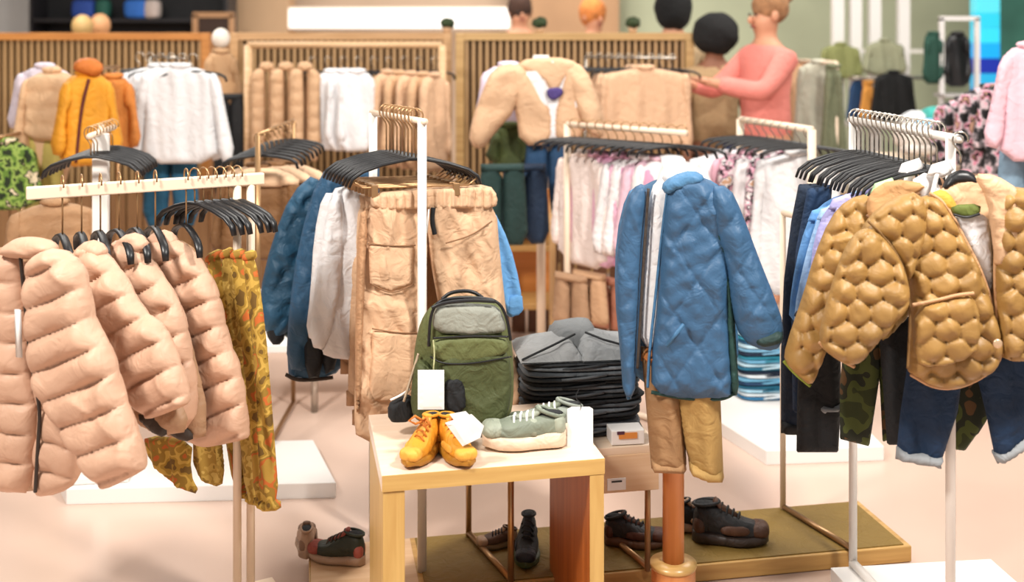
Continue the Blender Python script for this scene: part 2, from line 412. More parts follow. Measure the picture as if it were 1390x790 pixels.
# ---------------------------------------------------------------- hangers
def hook_pts(neck=.075, r=.02):
    p = [(r*math.cos(a), 0, r*math.sin(a)) for a in [math.radians(q) for q in range(-20, 181, 25)]]
    return p+[(-r*.9, 0, -r*.6), (-r*.2, 0, -r*1.5), (0, 0, -r*2), (0, 0, -neck)]
def make_hanger(label, cat='hanger', wd=.34, neck=.075, hm=STEEL, clips=False, group=None, drop=.035, r=.0065, bm_=BLACK):
    t = thing('clothes_hanger', label, cat, group=group)
    MB().tube(hook_pts(neck), .0022, 6).build('hook', hm, t)
    h = wd/2; pts = [(-h, 0, -neck-drop-.028), (-h*.95, 0, -neck-drop-.006), (-h*.8, 0, -neck-drop*.7), (-h*.5, 0, -neck-drop*.3), (-.02, 0, -neck), (.02, 0, -neck), (h*.5, 0, -neck-drop*.3), (h*.8, 0, -neck-drop*.7), (h*.95, 0, -neck-drop-.006), (h, 0, -neck-drop-.028)]
    MB().tube(pts, [r*.5, r*.62, r*.66, r*.66, r*.66, r*.66, r*.66, r*.66, r*.62, r*.5], 8, flat=1.9).build('shoulder_bar', bm_, t)
    if clips:
        MB().tube([(-h*.95, 0, -neck-drop-.01), (-h*.8, 0, -neck-drop-.03), (h*.8, 0, -neck-drop-.03), (h*.95, 0, -neck-drop-.01)], .003, 6).build('lower_bar', hm, t)
        for s in (-1, 1): MB().box((s*h*.62, 0, -neck-drop-.04), (.018, .014, .035)).build('clip', BRASS, t, False, .002)
    return t
def hang_row(proto, a, b, n, yaw, jit=2.0, label=None, group=None):
    a, b = Vector(a), Vector(b); out = []
    for i in range(n):
        p = a.lerp(b, i/max(1, n-1)); yw = yaw+random.uniform(-jit, jit)
        if i == 0 and not proto.get('used'):
            proto.location = p; proto.rotation_euler = (0, 0, math.radians(yw)); proto['used'] = 1; out.append(proto)
        else: out.append(dup(proto, p, yw))
    base = proto['label']
    for i, o in enumerate(out): o['label'] = base+', %s from the %s' % (ORD[i], 'camera end' if a.y < b.y else 'far end')
    return out
def finish(o):
    if 'used' in o: del o['used']
g = 'black hangers on the centre trouser rack'
hh = make_hanger('black clip hanger with brass hook above the beige trousers', wd=.36, neck=.118, hm=BRASS, clips=True, group=g, drop=.045, r=.008)
hang_row(hh, (C0.x-.02, C0.y+.035, ZR+.012), (C1.x+.05, C1.y-.09, ZR+.012), 9, 12)
finish(hh)
g = 'black hangers crowded on the right rack'
hh = make_hanger('black hanger with silver hook on the right rack', wd=.32, neck=.095, group=g, drop=.045, r=.007)
for o in hang_row(hh, (.992, 2.58, ZR+.012), (.935, 3.0, ZR+.012), 17, -4, 4): pass
finish(hh)
g = 'empty black hangers on the rear left rack'
hh = make_hanger('empty black hanger on the rear left rack', wd=.30, neck=.075, hm=BRASS, group=g, drop=.04, r=.009)
hang_row(hh, (LB.location.x+.02, 3.48, 1.186), (LB.location.x-.02, 3.78, 1.186), 8, 5, 3); finish(hh)
g = 'black hangers on the front left rack'
hh = make_hanger('x', wd=.26, neck=.125, hm=BRASS, group=g, drop=.03, r=.008)
ru = Vector((dx, dy, 0)).normalized()
for k_, t in enumerate((.12, .2, .28, .36, .44, .52, .66, .7, .74, .78, .82, .86, .9)):
    p = Vector((RL.x+dx*t, RL.y+dy*t, RL.z+.017))
    if k_ == 7: old = hh; hh = make_hanger('x', wd=.28, neck=.07, hm=BRASS, group=g, drop=.04, r=.009); hh.location = p; hh.rotation_euler = (0, 0, math.radians(-32)); hh['label'] = 'black hanger with thin brass hook above the printed trousers, %s from the left end' % ORD[k_]; continue
    if t == .12: hh.location = p; hh.rotation_euler = (0, 0, math.radians(-60))
    else: dup(hh, p, (-60 if k_ < 7 else -32)+random.uniform(-4, 4), 'black hanger with thin brass hook above the %s, %s from the left end' % ('puffer jackets' if k_ < 7 else 'printed trousers', ORD[k_]))
finish(hh)

old['label'] = 'black hanger with thin brass hook above the puffer jackets, first from the left end'
# ---------------------------------------------------------------- beige puffer jackets (left)
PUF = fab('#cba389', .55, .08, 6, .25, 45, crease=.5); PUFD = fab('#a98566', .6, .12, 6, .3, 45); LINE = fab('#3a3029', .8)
ZIP = plain('#2a211c', .4)
J = thing('puffer_jacket', 'beige puffer jacket nearest the left edge with dark zip down its front', 'jacket', W(60, 340, 2.50), -22, 'beige puffer jackets')
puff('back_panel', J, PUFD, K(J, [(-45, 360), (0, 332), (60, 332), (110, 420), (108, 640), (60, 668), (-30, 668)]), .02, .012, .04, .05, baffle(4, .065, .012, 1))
puff('front_panel', J, PUF, K(J, [(-55, 380), (-30, 350), (8, 338), (30, 344), (33, 400), (42, 500), (52, 560), (44, 670), (10, 668), (-50, 660)]), .028, .006, .045, -.01, add(baffle(6, .068, .016, 2), sn(3, 40, .004)), it=1)
puff('front_panel', J, PUF, K(J, [(38, 350), (70, 336), (112, 372), (118, 480), (112, 620), (106, 655), (80, 671), (47, 675), (50, 600), (56, 560), (44, 490), (34, 400)]), .026, .006, .045, 0, add(baffle(-2, .068, .016, 4), sn(5, 40, .004)), it=1)
puff('collar', J, PUF, K(J, [(2, 345), (14, 325), (40, 320), (70, 325), (80, 342), (50, 352), (20, 352)]), .026, .006, .02, -.02, baffle(0, .04, .006, 3))
puff('sleeve', J, PUF, K(J, [(46, 345), (80, 334), (110, 355), (122, 404), (128, 438), (150, 473), (168, 540), (190, 600), (197, 632), (197, 638), (150, 662), (143, 663), (112, 624), (82, 570), (56, 532), (46, 490), (44, 430), (40, 378)]), .034, .006, .035, -.055, add(baffle(25, .066, .024, 6, 0), sn(7, 50, .004)), it=1)
z = K(J, [(28, 350), (33, 400), (42, 495), (55, 552), (52, 600), (48, 668)]); strip(J, 'zip', ZIP, z, .0045, -.034)
strip(J, 'hang_tag', TAGW, K(J, [(24, 420), (26, 485)]), .010, -.05, 4, .25)
JS = [('beige puffer jacket second from the left with its sleeve over the dark gap', 2.60, (104, 336),
       [(104, 336), (130, 330), (156, 357), (171, 378), (192, 419), (223, 442), (244, 492), (256, 530), (257, 545), (254, 550), (208, 568), (202, 568), (182, 546), (168, 523), (160, 500), (148, 466), (130, 430), (118, 378)],
       [(100, 340), (150, 340), (190, 420), (235, 520), (262, 585), (215, 592), (180, 570), (140, 500)], 26),
      ('beige puffer jacket third from the left between two fuller sleeves', 2.70, (160, 326),
       [(150, 328), (176, 322), (200, 345), (228, 385), (248, 420), (258, 470), (268, 530), (262, 580), (225, 590), (205, 545), (185, 450), (160, 380)],
       [(150, 335), (200, 335), (250, 420), (290, 590), (250, 598), (220, 590), (180, 500)], 24),
      ('beige puffer jacket farthest along the rack beside the printed trousers', 2.80, (200, 322),
       [(192, 326), (223, 318), (259, 334), (285, 373), (298, 404), (308, 456), (328, 507), (338, 590), (336, 596), (286, 607), (278, 606), (249, 592), (240, 544), (216, 456), (200, 378)],
       [(192, 330), (240, 322), (270, 340), (300, 440), (318, 560), (290, 600), (250, 598), (215, 500)], 22)]
for i, (lab, d, a, sl, bd, ang) in enumerate(JS):
    J = thing('puffer_jacket', lab, 'jacket', W(a[0], a[1], d), -22, 'beige puffer jackets')
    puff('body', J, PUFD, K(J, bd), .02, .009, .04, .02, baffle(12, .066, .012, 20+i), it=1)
    puff('sleeve', J, PUF, K(J, sl), .028, .006, .03, -.02, add(baffle(ang+4, .064, .024, 10+i*3, 0), sn(30+i, 50, .004)), it=1)
    x, y = a; puff('collar', J, PUF, K(J, [(x-4, y+14), (x+4, y-6), (x+30, y-12), (x+44, y+8), (x+30, y+22), (x+8, y+26)]), .022, .006, .02, -.02, baffle(10, .04, .006, i), it=1)
    puff('lining', J, LINE, K(J, [(bd[-2][0], bd[-2][1]-6), (bd[-2][0]+30, bd[-2][1]-14), (bd[-3][0]+16, bd[-3][1]-4), (bd[-3][0], bd[-3][1]+3)]), .008, .01, .01, .0, it=1)
# ---------------------------------------------------------------- printed olive trousers
PR = prt('print_olive_foliage', ['#6e5220', '#a3802e', '#c4a048', '#95742a', '#c0652a', '#b08a38'], 17)
PR2 = prt('print_olive_stripe', ['#8d6f2c', '#bd9c4c', '#a8863a', '#c9ab5c'], 30)
strips = [((196, 590), (262, 596), (258, 642), (272, 672), (246, 664), (215, 640), (196, 612)), ((262, 585), (300, 590), (306, 655), (290, 662), (262, 640)),
          ((278, 345), (300, 338), (318, 440), (328, 560), (336, 678), (318, 672), (300, 560), (292, 440)),
          ((298, 340), (316, 336), (334, 440), (344, 560), (356, 684), (334, 684), (322, 560), (310, 440)),
          ((312, 340), (332, 338), (350, 440), (358, 560), (366, 690), (346, 688), (338, 560), (326, 440)),
          ((328, 342), (346, 340), (360, 440), (370, 560), (380, 692), (352, 694), (350, 560), (340, 440))]
for i, s in enumerate(strips):
    J = thing('printed_trousers', 'olive foliage print trousers, %s from the left in the row beside the puffer jackets' % ORD[i], 'trousers', W(s[0][0], s[0][1], 2.86+(0 if i < 2 else (3-i)*.05)), -15, 'printed trousers on the left rack')
    P_ = K(J, s); puff('leg', J, (PR, PR2)[i % 2] if i not in (0, 5) else PR, P_, .012, .006, .010, 0, folds(i, 110, .005, .15), it=1)
    if i > 1:
        t = s[0]; puff('waistband', J, PR, K(J, [(t[0]-1, t[1]+2), (s[1][0]+1, s[1][1]-3), (s[1][0]+4, s[1][1]+12), (t[0]+3, t[1]+15)]), .014, .006, .010, 0, it=1)
        b = s[4]; a = s[5]; puff('cuff', J, PR, K(J, [(a[0]-2, a[1]-16), (b[0]+1, b[1]-16), (b[0]+2, b[1]+1), (a[0]-1, a[1]+1)]), .015, .007, .010, 0, it=1)
# ---------------------------------------------------------------- blue jackets, white shirts behind the trousers
NAVY = fab('#244f70', .6, .12, 7, .3, 60); NAVG = fab('#123c42', .65, .2, 7, .3, 60)
for i, (lab, d, bd, sl, m1, m2) in enumerate([
    ('dark teal quilted jacket at the back of the centre rack, its sleeve bulging left', 3.42,
     [(440, 235), (470, 225), (470, 330), (450, 470), (385, 468), (370, 400), (400, 300)],
     [(430, 232), (395, 262), (368, 330), (352, 400), (354, 445), (378, 462), (400, 440), (420, 360), (440, 280)], NAVG, fab('#1d4a66', .6, .15, 7, .3, 60)),
    ('steel blue quilted jacket hanging left of the white shirts on the centre rack', 3.30,
     [(440, 232), (500, 212), (520, 230), (500, 380), (470, 490), (452, 512), (402, 516), (388, 505), (396, 420), (420, 330)],
     [(432, 236), (462, 224), (478, 250), (470, 330), (440, 420), (424, 480), (415, 505), (388, 500), (392, 420), (405, 330)], NAVY, NAVY)]):
    J = thing('quilted_jacket', lab, 'jacket', W(440, 232, d), 14)
    puff('body', J, m1, K(J, bd), .03, .008, .05, 0, diam(.09, .012, 1.6, i), it=1)
    puff('sleeve', J, m2, K(J, sl), .034, .008, .04, -.03, diam(.08, .013, 1.5, 3+i), it=1)
    if i: strip(J, 'hem_band', LINE, K(J, [(388, 508), (402, 516), (430, 515), (452, 512)]), .006, -.02)
    else: puff('cuff', J, DARK, K(J, [(356, 430), (390, 440), (384, 468), (366, 468)]), .03, .008, .02, -.03, it=1)
J = thing('black_trousers', 'black trousers whose hems show under the white shirts on the centre rack', 'trousers', W(430, 470, 3.24), 14)
puff('leg', J, DARK, K(J, [(412, 400), (440, 400), (440, 512), (412, 514)]), .02, .012, .02, it=1)
puff('leg', J, DARK, K(J, [(436, 400), (462, 400), (460, 498), (436, 512)]), .02, .012, .02, it=1)
WS = fab('#e3e2e4', .8, .05, 8, .2, 50)
for i, o in enumerate((0, 12)):
    J = thing('white_shirt', ('white long shirt hanging left of the beige trousers, front one', 'white long shirt hanging left of the beige trousers, behind the front one')[i], 'shirt', W(450, 260, 3.17+.04*i), 14, 'white shirts on the centre rack')
    puff('body', J, WS, K(J, [(455-o, 258), (490, 248), (500, 300), (490, 490-o), (440-o, 485-o), (436-o, 470), (445-o, 350)]), .022, .009, .03, 0, folds(i, 70, .006, .2), it=1)
    puff('sleeve', J, WS, K(J, [(450-o, 262), (468-o, 262), (466-o, 380), (446-o, 478-o), (418-o*.3, 468-o), (426-o*.4, 400), (438-o, 320)]), .022, .009, .025, -.015, folds(i+4, 60, .005, .3), it=1)
J = thing('denim_shirt', 'light blue denim shirt with its sleeve showing right of the beige trousers', 'shirt', W(665, 290, 3.2), 14)
DL = fab('#6ba6dc', .8, .2, 14, .3, 90)
puff('sleeve', J, DL, K(J, [(650, 276), (668, 280), (692, 330), (706, 385), (710, 424), (684, 430), (664, 380), (650, 330)]), .025, .008, .025, -.01, folds(2, 80, .006, .3), it=1)
puff('cuff', J, DL, K(J, [(682, 400), (708, 394), (711, 426), (685, 432)]), .028, .006, .015, -.012, it=1)
puff('body', J, DL, K(J, [(560, 270), (655, 275), (665, 420), (560, 420)]), .015, .014, .03, .01, it=1)
# ---------------------------------------------------------------- beige trousers
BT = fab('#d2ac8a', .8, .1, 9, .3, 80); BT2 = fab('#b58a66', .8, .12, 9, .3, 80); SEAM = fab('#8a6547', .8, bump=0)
def btrous(lab, d, off, front):
    J = thing('beige_trousers', lab, 'trousers', W(590+off, 250, d), 14, 'beige trousers on the centre rack')
    a = off; fs = add(folds(int(d*100), 45, .006, .08), sn(int(d*77), 55, .009), folds(8, 95, .003, .5)); r = .006 if front else .011
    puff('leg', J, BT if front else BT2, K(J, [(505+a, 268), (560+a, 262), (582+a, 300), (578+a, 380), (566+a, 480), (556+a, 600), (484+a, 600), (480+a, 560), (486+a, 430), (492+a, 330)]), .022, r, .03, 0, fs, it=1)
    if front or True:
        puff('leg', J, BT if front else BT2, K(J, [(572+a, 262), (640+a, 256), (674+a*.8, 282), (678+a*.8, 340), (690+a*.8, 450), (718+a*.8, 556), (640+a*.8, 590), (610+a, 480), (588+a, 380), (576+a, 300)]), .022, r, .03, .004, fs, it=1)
    if front:
        puff('waistband', J, BT, K(J, [(502, 262), (560, 256), (620, 252), (664, 250), (676, 266), (672, 284), (620, 282), (560, 284), (504, 286)]), .027, .004, .012, -.002, folds(3, 260, .004), it=1)
        puff('patch_pocket', J, BT, K(J, [(500, 330), (562, 333), (560, 385), (530, 396), (502, 386)]), .007, .006, .006, -.024, sn(2, 60, .003), it=0)
        puff('patch_pocket', J, BT, K(J, [(506, 448), (572, 452), (560, 545), (500, 545)]), .008, .006, .008, -.024, sn(4, 60, .003), it=0)
        strip(J, 'seam', SEAM, K(J, [(498, 330), (530, 334), (564, 333)]), .0022, -.032)
        strip(J, 'seam', SEAM, K(J, [(502, 384), (530, 400), (562, 386)]), .0018, -.032)
        strip(J, 'seam', SEAM, K(J, [(505, 446), (540, 452), (574, 452)]), .0022, -.032)
        strip(J, 'seam', SEAM, K(J, [(605, 330), (640, 320), (668, 300)]), .0022, -.032)
        strip(J, 'drawstring', DARK, K(J, [(588, 282), (586, 300), (590, 318)]), .007, -.032)
        strip(J, 'drawstring', TAGW, K(J, [(582, 284), (579, 316)]), .0025, -.046)
        puff('side_stripe', J, BT2, K(J, [(486, 290), (500, 284), (494, 400), (490, 560), (482, 560), (482, 430)]), .02, .008, .01, -.018, it=1)
btrous('beige cotton trousers at the front of the centre rack with patch pockets', 3.05, 0, True)
for i, (o, yb, lab) in enumerate(((-9, 574, 'second'), (-17, 548, 'third'), (-25, 505, 'fourth'))):
    J = thing('beige_trousers', 'beige cotton trousers, %s in depth behind the front pair on the centre rack' % lab, 'trousers', W(500+o, 250, 3.12+.05*i), 14, 'beige trousers on the centre rack')
    x = 490+o
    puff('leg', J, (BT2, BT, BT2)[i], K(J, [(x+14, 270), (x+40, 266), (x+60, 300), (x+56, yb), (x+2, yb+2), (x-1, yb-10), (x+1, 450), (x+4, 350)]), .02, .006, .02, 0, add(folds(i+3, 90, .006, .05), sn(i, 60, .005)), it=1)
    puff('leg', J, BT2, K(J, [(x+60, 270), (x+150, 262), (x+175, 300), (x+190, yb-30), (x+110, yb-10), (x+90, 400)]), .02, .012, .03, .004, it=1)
    puff('waistband', J, BT, K(J, [(x+14, 264), (x+180, 256), (x+184, 276), (x+16, 286)]), .022, .008, .012, 0, it=0)
    puff('cuff', J, BT2, K(J, [(x-3, yb-18), (x+50, yb-18), (x+50, yb+3), (x-3, yb+3)]), .023, .008, .012, 0, it=0)
# ---------------------------------------------------------------- backpack
GP = fab('#5d6338', .7, .12, 14, .4, 120); GP2 = fab('#8d8f84', .6, .12, 14, .4, 120); GPD = fab('#474e2a', .7, .12, 14, .4, 120)
B = thing('backpack', 'olive green school backpack with grey top panel standing on the wooden table', 'backpack', (W(630, 578, 2.76).x, 2.74, .501), 6)
KB = lambda p: K(B, p)
puff('body', B, GP, KB([(566, 576), (560, 530), (562, 470), (574, 425), (600, 404), (640, 400), (676, 408), (692, 440), (698, 500), (696, 560), (684, 576), (630, 579)]), .055, .007, .05, .045, sn(1, 35, .006), it=2, bk=1)
puff('front_panel', B, GPD, KB([(596, 572), (590, 520), (596, 470), (640, 466), (690, 470), (696, 520), (690, 565), (676, 577), (620, 577)]), .03, .006, .025, -.008, sn(3, 40, .005))
puff('flap_band', B, GP, KB([(582, 478), (586, 456), (640, 452), (688, 454), (694, 480), (640, 492), (600, 494)]), .022, .006, .015, -.018, sn(4, 50, .003))
puff('top_panel', B, GP2, KB([(586, 452), (588, 420), (602, 410), (650, 412), (676, 414), (686, 436), (688, 452), (640, 456)]), .022, .006, .02, -.012, sn(5, 50, .004))
puff('side_pocket', B, GPD, KB([(556, 574), (560, 500), (568, 486), (584, 492), (600, 520), (602, 572)]), .035, .007, .02, .0, sn(6, 40, .004))
strip(B, 'zip', BLACK, KB([(582, 470), (584, 430), (592, 412), (606, 405), (650, 404), (676, 408), (688, 430), (693, 462)]), .004, -.022)
strip(B, 'zip', BLACK, KB([(588, 459), (640, 456), (690, 457)]), .0028, -.037)
strip(B, 'zip', BLACK, KB([(584, 484), (600, 494), (640, 494), (694, 484)]), .0022, -.041)
strip(B, 'piping', BLACK, KB([(586, 418), (600, 411), (640, 407), (672, 409)]), .005, -.03)
strip(B, 'carry_handle', BLACK, KB([(600, 406), (612, 396), (640, 394), (655, 404)]), .005, .03)
puff('mesh_patch', B, DARK, KB([(603, 560), (602, 520), (612, 513), (626, 514), (632, 530), (632, 560)]), .008, .006, .006, -.04, it=1)
strip(B, 'webbing', fab('#b9a58c', .8), KB([(568, 480), (562, 500), (548, 545)]), .0035, .0)
puff('strap_pad', B, DARK, KB([(527, 572), (526, 548), (540, 540), (552, 534), (562, 540), (562, 570), (545, 574)]), .022, .006, .015, .03, it=1)
strip(B, 'strap_pad_trim', TAGW, KB([(530, 543), (545, 536), (556, 528)]), .003, .01)
strip(B, 'zip_pull', fab('#b9bb8c', .8), KB([(588, 462), (590, 480), (588, 505)]), .002, -.05)
puff('price_tag', B, TAGW, KB([(567, 502), (603, 502), (603, 556), (567, 556)]), .0012, .01, .002, -.055, it=0).data.shade_flat()
# ---------------------------------------------------------------- shoes
def loft(rings):
    n = len(rings[0]); V = [p for r in rings for p in r]; Fc = []
    for i in range(len(rings)-1):
        for j in range(n): j2 = (j+1) % n; Fc.append((i*n+j, i*n+j2, (i+1)*n+j2, (i+1)*n+j))
    Fc.append(tuple(reversed(range(n)))); Fc.append(tuple((len(rings)-1)*n+j for j in range(n)))
    return V, Fc
def shoe(name, label, loc, yaw, L=.18, high=0, cu='#222', cs='#444', ca=None, cl='#ddd', group=None, strap=False, sole_h=.024, roll=0):
    t = thing(name, label, 'shoe', loc, yaw, group); mu = fab(cu, .6, .15, 25, .2, 120); ms = fab(cs, .5, .1, 20, .1); ma = fab(ca or cu, .6, .15, 30, .2); ml = fab(cl, .7, .1)
    k = L/.18; wid = lambda x: (.026+.010*math.sin(min(1, max(0, (x-.35)/.5))*math.pi))*(1 if .04 < x < .96 else .8)
    xs = [0, .02, .06, .12, .25, .4, .55, .7, .82, .92, .97, 1.0]
    def sec(x, zb, zt, w_, e=.75, n=16):
        out = []
        for j in range(n):
            a = 2*math.pi*j/n; c, s = math.cos(a), math.sin(a)
            out.append((x, w_*math.copysign(abs(c)**e, c), (zb+zt)/2+(zt-zb)/2*math.copysign(abs(s)**e, s)))
        return out
    ew = lambda x: math.sqrt(max(.02, 1-((2*x-1)**8)))
    V, Fc = loft([sec((x-.5)*L, (.006 if x > .85 else 0), sole_h*k*(1.15 if x < .3 else 1), (wid(x)+.004)*k*ew(x), .45) for x in xs]); link('sole', V, Fc, ms, t)
    top = lambda x: (.055+high if x < .3 else (.055+high)*(1-(x-.3)/.35)+.042*((x-.3)/.35) if x < .65 else .042-(x-.65)*.03)
    V, Fc = loft([sec((x-.5)*L*.985, sole_h*k*.55, sole_h*k*.6+top(x)*k*(ew(x)**.5), wid(x)*k*ew(x)*(.95 if x > .3 else .9), .8) for x in xs+[]]); link('upper', V, Fc, mu, t)
    MB().blob(((.90-.5)*L*.93, 0, sole_h*k+.010*k), (.025*k, .031*k, .017*k), .75, 14, 8).build('toe_cap', ma, t)
    MB().blob(((.07-.5)*L*.93, 0, sole_h*k+.016*k), (.016*k, .026*k, .024*k), .8, 14, 8).build('heel_counter', ma, t)
    zt = sole_h*k*.6+top(.15)*k
    MB().tube([((.19-.5)*L+.030*k*math.cos(a), .019*k*math.sin(a), zt+.002*k+.010*k*math.cos(a)*(1 if high < .02 else .4)) for a in [2*math.pi*i/14 for i in range(14)]], .0042*k, 6, True).build('collar', mu, t)
    MB().blob(((.19-.5)*L, 0, zt-.001), (.028*k, .017*k, .006*k), 1, 12, 6).build('lining', DARK, t)  # dark blob stands in for the shaded opening of the shoe
    MB().tube([((.30-.5)*L, 0, sole_h*k*.6+top(.33)*k+.012*k), ((.38-.5)*L, 0, sole_h*k*.6+top(.38)*k), ((.62-.5)*L, 0, sole_h*k*.6+top(.62)*k)], [.014*k, .015*k, .010*k], 8, flat=.5).build('tongue', ma, t)
    for i in range(4):
        x = .38+.075*i; z_ = sole_h*k*.6+top(x)*k+.003*k
        MB().tube([((x-.5)*L-.003, -.019*k, z_-.010*k), ((x-.5)*L, -.008*k, z_+.003*k), ((x-.5)*L+.005, .008*k, z_+.003*k), ((x-.5)*L+.006, .019*k, z_-.010*k)], .0028*k, 6).build('lace', ml, t)
    MB().blob(((.55-.5)*L, -.030*k, sole_h*k+.014*k), (.035*k, .006*k, .012*k), .8, 12, 6).build('side_stripe', ma, t)
    if strap: MB().tube([((.42-.5)*L, -.026*k, .03*k), ((.40-.5)*L, -.02*k, .06*k), ((.40-.5)*L, .02*k, .06*k), ((.42-.5)*L, .026*k, .03*k)], .009*k, 8, flat=.4).build('strap', ma, t)
    return t
def bow(t, m, x, z_, s=1):
    for q in (-1, 1):
        MB().tube([(x, 0, z_), (x+.01*s, q*.014*s, z_+.012*s), (x+.02*s, q*.024*s, z_+.004*s), (x+.012*s, q*.012*s, z_-.004*s), (x, 0, z_)], .0028*s, 6).build('bow_loop', m, t)
TZ = .501
pb = W(574, 602, 2.62); ca = '#d8921f'
s1 = shoe('ankle_boot', 'mustard yellow lace-up ankle boot, the left one of the pair', (pb.x, 2.60, TZ), -112, .155, .03, '#dc9524', '#a56f1c', '#e5a640', '#c86f1e', 'yellow boots on the table')
s2 = shoe('ankle_boot', 'mustard yellow lace-up ankle boot under the white paper tag', (pb.x+.078, 2.60, TZ), -62, .155, .03, '#dc9524', '#a56f1c', '#e5a640', '#c86f1e', 'yellow boots on the table')
for s in (s1, s2): bow(s, fab('#c8742a', .8), -.005, .085, 1.1)
tg = thing('paper_tag', 'white folded paper tag lying across the right yellow boot', 'tag', W(632, 585, 2.545), 5)
puff('sheet', tg, TAGW, K(tg, [(604, 574), (640, 562), (657, 578), (652, 594), (628, 606), (616, 590)]), .0015, .01, .003, -.006, sn(1, 60, .003), it=0).data.shade_flat()
puff('sheet', tg, TAGW, K(tg, [(610, 562), (632, 558), (650, 576), (626, 584)]), .0015, .01, .003, .004, sn(2, 60, .003), it=0).data.shade_flat()
sn1 = shoe('sneaker', 'grey green kids sneaker with beige sole on the wooden table, front one', (W(712, 610, 2.66).x, 2.675, TZ), 186, .205, -.004, '#7c8474', '#e0c7ae', '#9aa08f', '#e9e9e6', 'grey sneakers on the table', True, .030)
sn2 = shoe('sneaker', 'grey green kids sneaker half hidden behind its pair on the wooden table', (W(742, 585, 2.76).x, 2.76, TZ), 192, .19, -.004, '#8b9188', '#e0c7ae', '#6f7764', '#e9e9e6', 'grey sneakers on the table', True, .026)
tg = thing('price_tag', 'blank white upright price tag with black string at the right end of the table', 'tag', (W(787, 612, 2.69).x, 2.68, TZ), 6)
puff('card', tg, TAGW, K(tg, [(770, 555), (776, 552), (800, 552), (805, 555), (805, 611), (770, 611)]), .0012, .01, .002, 0, it=0).data.shade_flat()
strip(tg, 'string', DARK, K(tg, [(787, 558), (790, 548), (780, 540), (786, 528)]), .0012, 0)
zp = .0515
cuB, csB = '#1c1a1c', '#6d5a4a'
shoe('trainer', 'black and brown trainer with red stripe left of the wooden table', (W(458, 755, 3.04).x, 3.035, zp), 165, .165, .02, '#2c3022', '#a98a72', '#9b4a3c', '#4a3b30', None, False)
shoe('trainer', 'tan trainer heel peeking behind the red striped one at the left end of the platform', (W(432, 745, 3.1).x-.035, 3.115, zp), 100, .15, .02, '#b08e74', '#a98a72', '#8a6a54', '#4a3b30', None, False)
shoe('trainer', 'black trainer with green sole seen between the metal leg and the orange table panel', (W(716, 750, 3.04).x, 3.06, zp), -95, .17, .03, '#14171d', '#3d4a2a', '#202634', '#0f0f12', None)
shoe('trainer', 'brown strapped shoe leaning left of the black trainer under the wooden table', (W(690, 735, 3.14).x-.03, 3.12, zp), 200, .12, .0, '#5a4030', '#7d6a4c', '#b89a80', '#2b2f38', None)
shoe('trainer', 'dark brown and black trainer between the table and the mannequin pole', (W(862, 728, 3.12).x, 3.13, zp), -8, .175, .012, '#1e1c1e', '#5b3a24', '#4a2414', '#111', None)
shoe('trainer', 'black and brown trainer right of the mannequin pole, nearer the camera', (W(992, 722, 3.14).x, 3.15, zp), -6, .215, .02, '#1b1b1d', '#30241e', '#4a2c1a', '#111', None)
shoe('trainer', 'tan toed trainer tucked behind the black one right of the pole', (W(950, 722, 3.2).x, 3.225, zp), -6, .17, .012, '#1b1b1d', '#b89a80', '#b89a80', '#111', None)
# ---------------------------------------------------------------- grey and blue jeans stacks
def folded(par_name, lab, cat, c, sz, m, seed, group, yaw=8, m2=None):
    t = thing(par_name, lab, cat, c, yaw, group); w_, d_, h_ = sz
    MB().blob((0, 0, h_*.27), (w_/2, d_/2, h_*.27), .42, 40, 14, .018, seed).build('lower_fold', m, t)
    MB().blob((random.uniform(-.006, .006), 0, h_*.76), (w_/2*.985, d_/2*.97, h_*.25), .42, 40, 14, .022, seed+9).build('upper_fold', m2 or m, t)
    MB().tube([(-w_*.2, -d_/2+.004, h_*.3), (0, -d_/2-.003, h_*.55), (w_*.16, -d_/2+.002, h_*.75)], .004, 6).build('seam', m2 or m, t)
    return t
gc = ['#6d7175', '#2e3134', '#55595d', '#1b1d20', '#44474b', '#17181b', '#5b5e62', '#26282b']  # lighter greys put the highlights on the folds into the colour
bx, by = W(783, 540, 3.1).x, 3.13; z0 = .398
n = 8; hh_ = .0255
for i in range(n):
    last = i == n-1
    folded('folded_jeans', 'folded dark grey jeans, %s from the bottom of the stack behind the table' % ORD[i], 'jeans', (bx+random.uniform(-.008, .008), by+random.uniform(-.006, .006), z0+i*hh_), (.345-.006*(i % 3), .25, hh_*.97),
           fab(gc[(n-1-i) % 8], .85, .25, 18, .4, 90), i, 'folded grey jeans stack', 8+random.uniform(-2, 2), fab(gc[(n-i) % 8], .85, .25, 18, .4, 90))
t = thing('grey_jacket', 'light grey folded jacket with dark seams on top of the grey jeans stack', 'jacket', (bx, by, z0+n*hh_), 8)
def roof(name, x0, x1, za, zb, m, yf=-.115, yb=.11):
    V = []; N = 12
    for i in range(N+1):
        for j in range(N+1):
            u, v = i/N, j/N; e = min(1, 5*min(u, 1-u, v, 1-v)); V.append((x0+(x1-x0)*u, yf+(yb-yf)*v, (.004+(za+(zb-za)*u)*(.75+.5*v)*e**.5)+.003*math.sin(9*u+7*v+x0*40)*e))
    n0 = len(V); V += [(x, y, .001) for x, y, z in V]
    Fc = [(i*(N+1)+j, (i+1)*(N+1)+j, (i+1)*(N+1)+j+1, i*(N+1)+j+1) for i in range(N) for j in range(N)]; Fc += [tuple(n0+q for q in reversed(f)) for f in Fc]
    link(name, V, Fc, m, t)
GJ = fab('#8b8c8c', .85, .12, 18, .4, 90)
roof('left_fold', -.175, .0, .012, .045, GJ); roof('right_fold', -.005, .175, .05, .022, fab('#808283', .85, .12, 18, .4, 90), -.12, .09)
roof('collar', -.07, .08, .055, .058, fab('#6a6c6d', .85), -.02, .12)
MB().tube([(-.172, -.112, .012), (-.08, -.085, .042), (-.01, -.03, .054)], .0032, 6).build('seam', DARK, t)
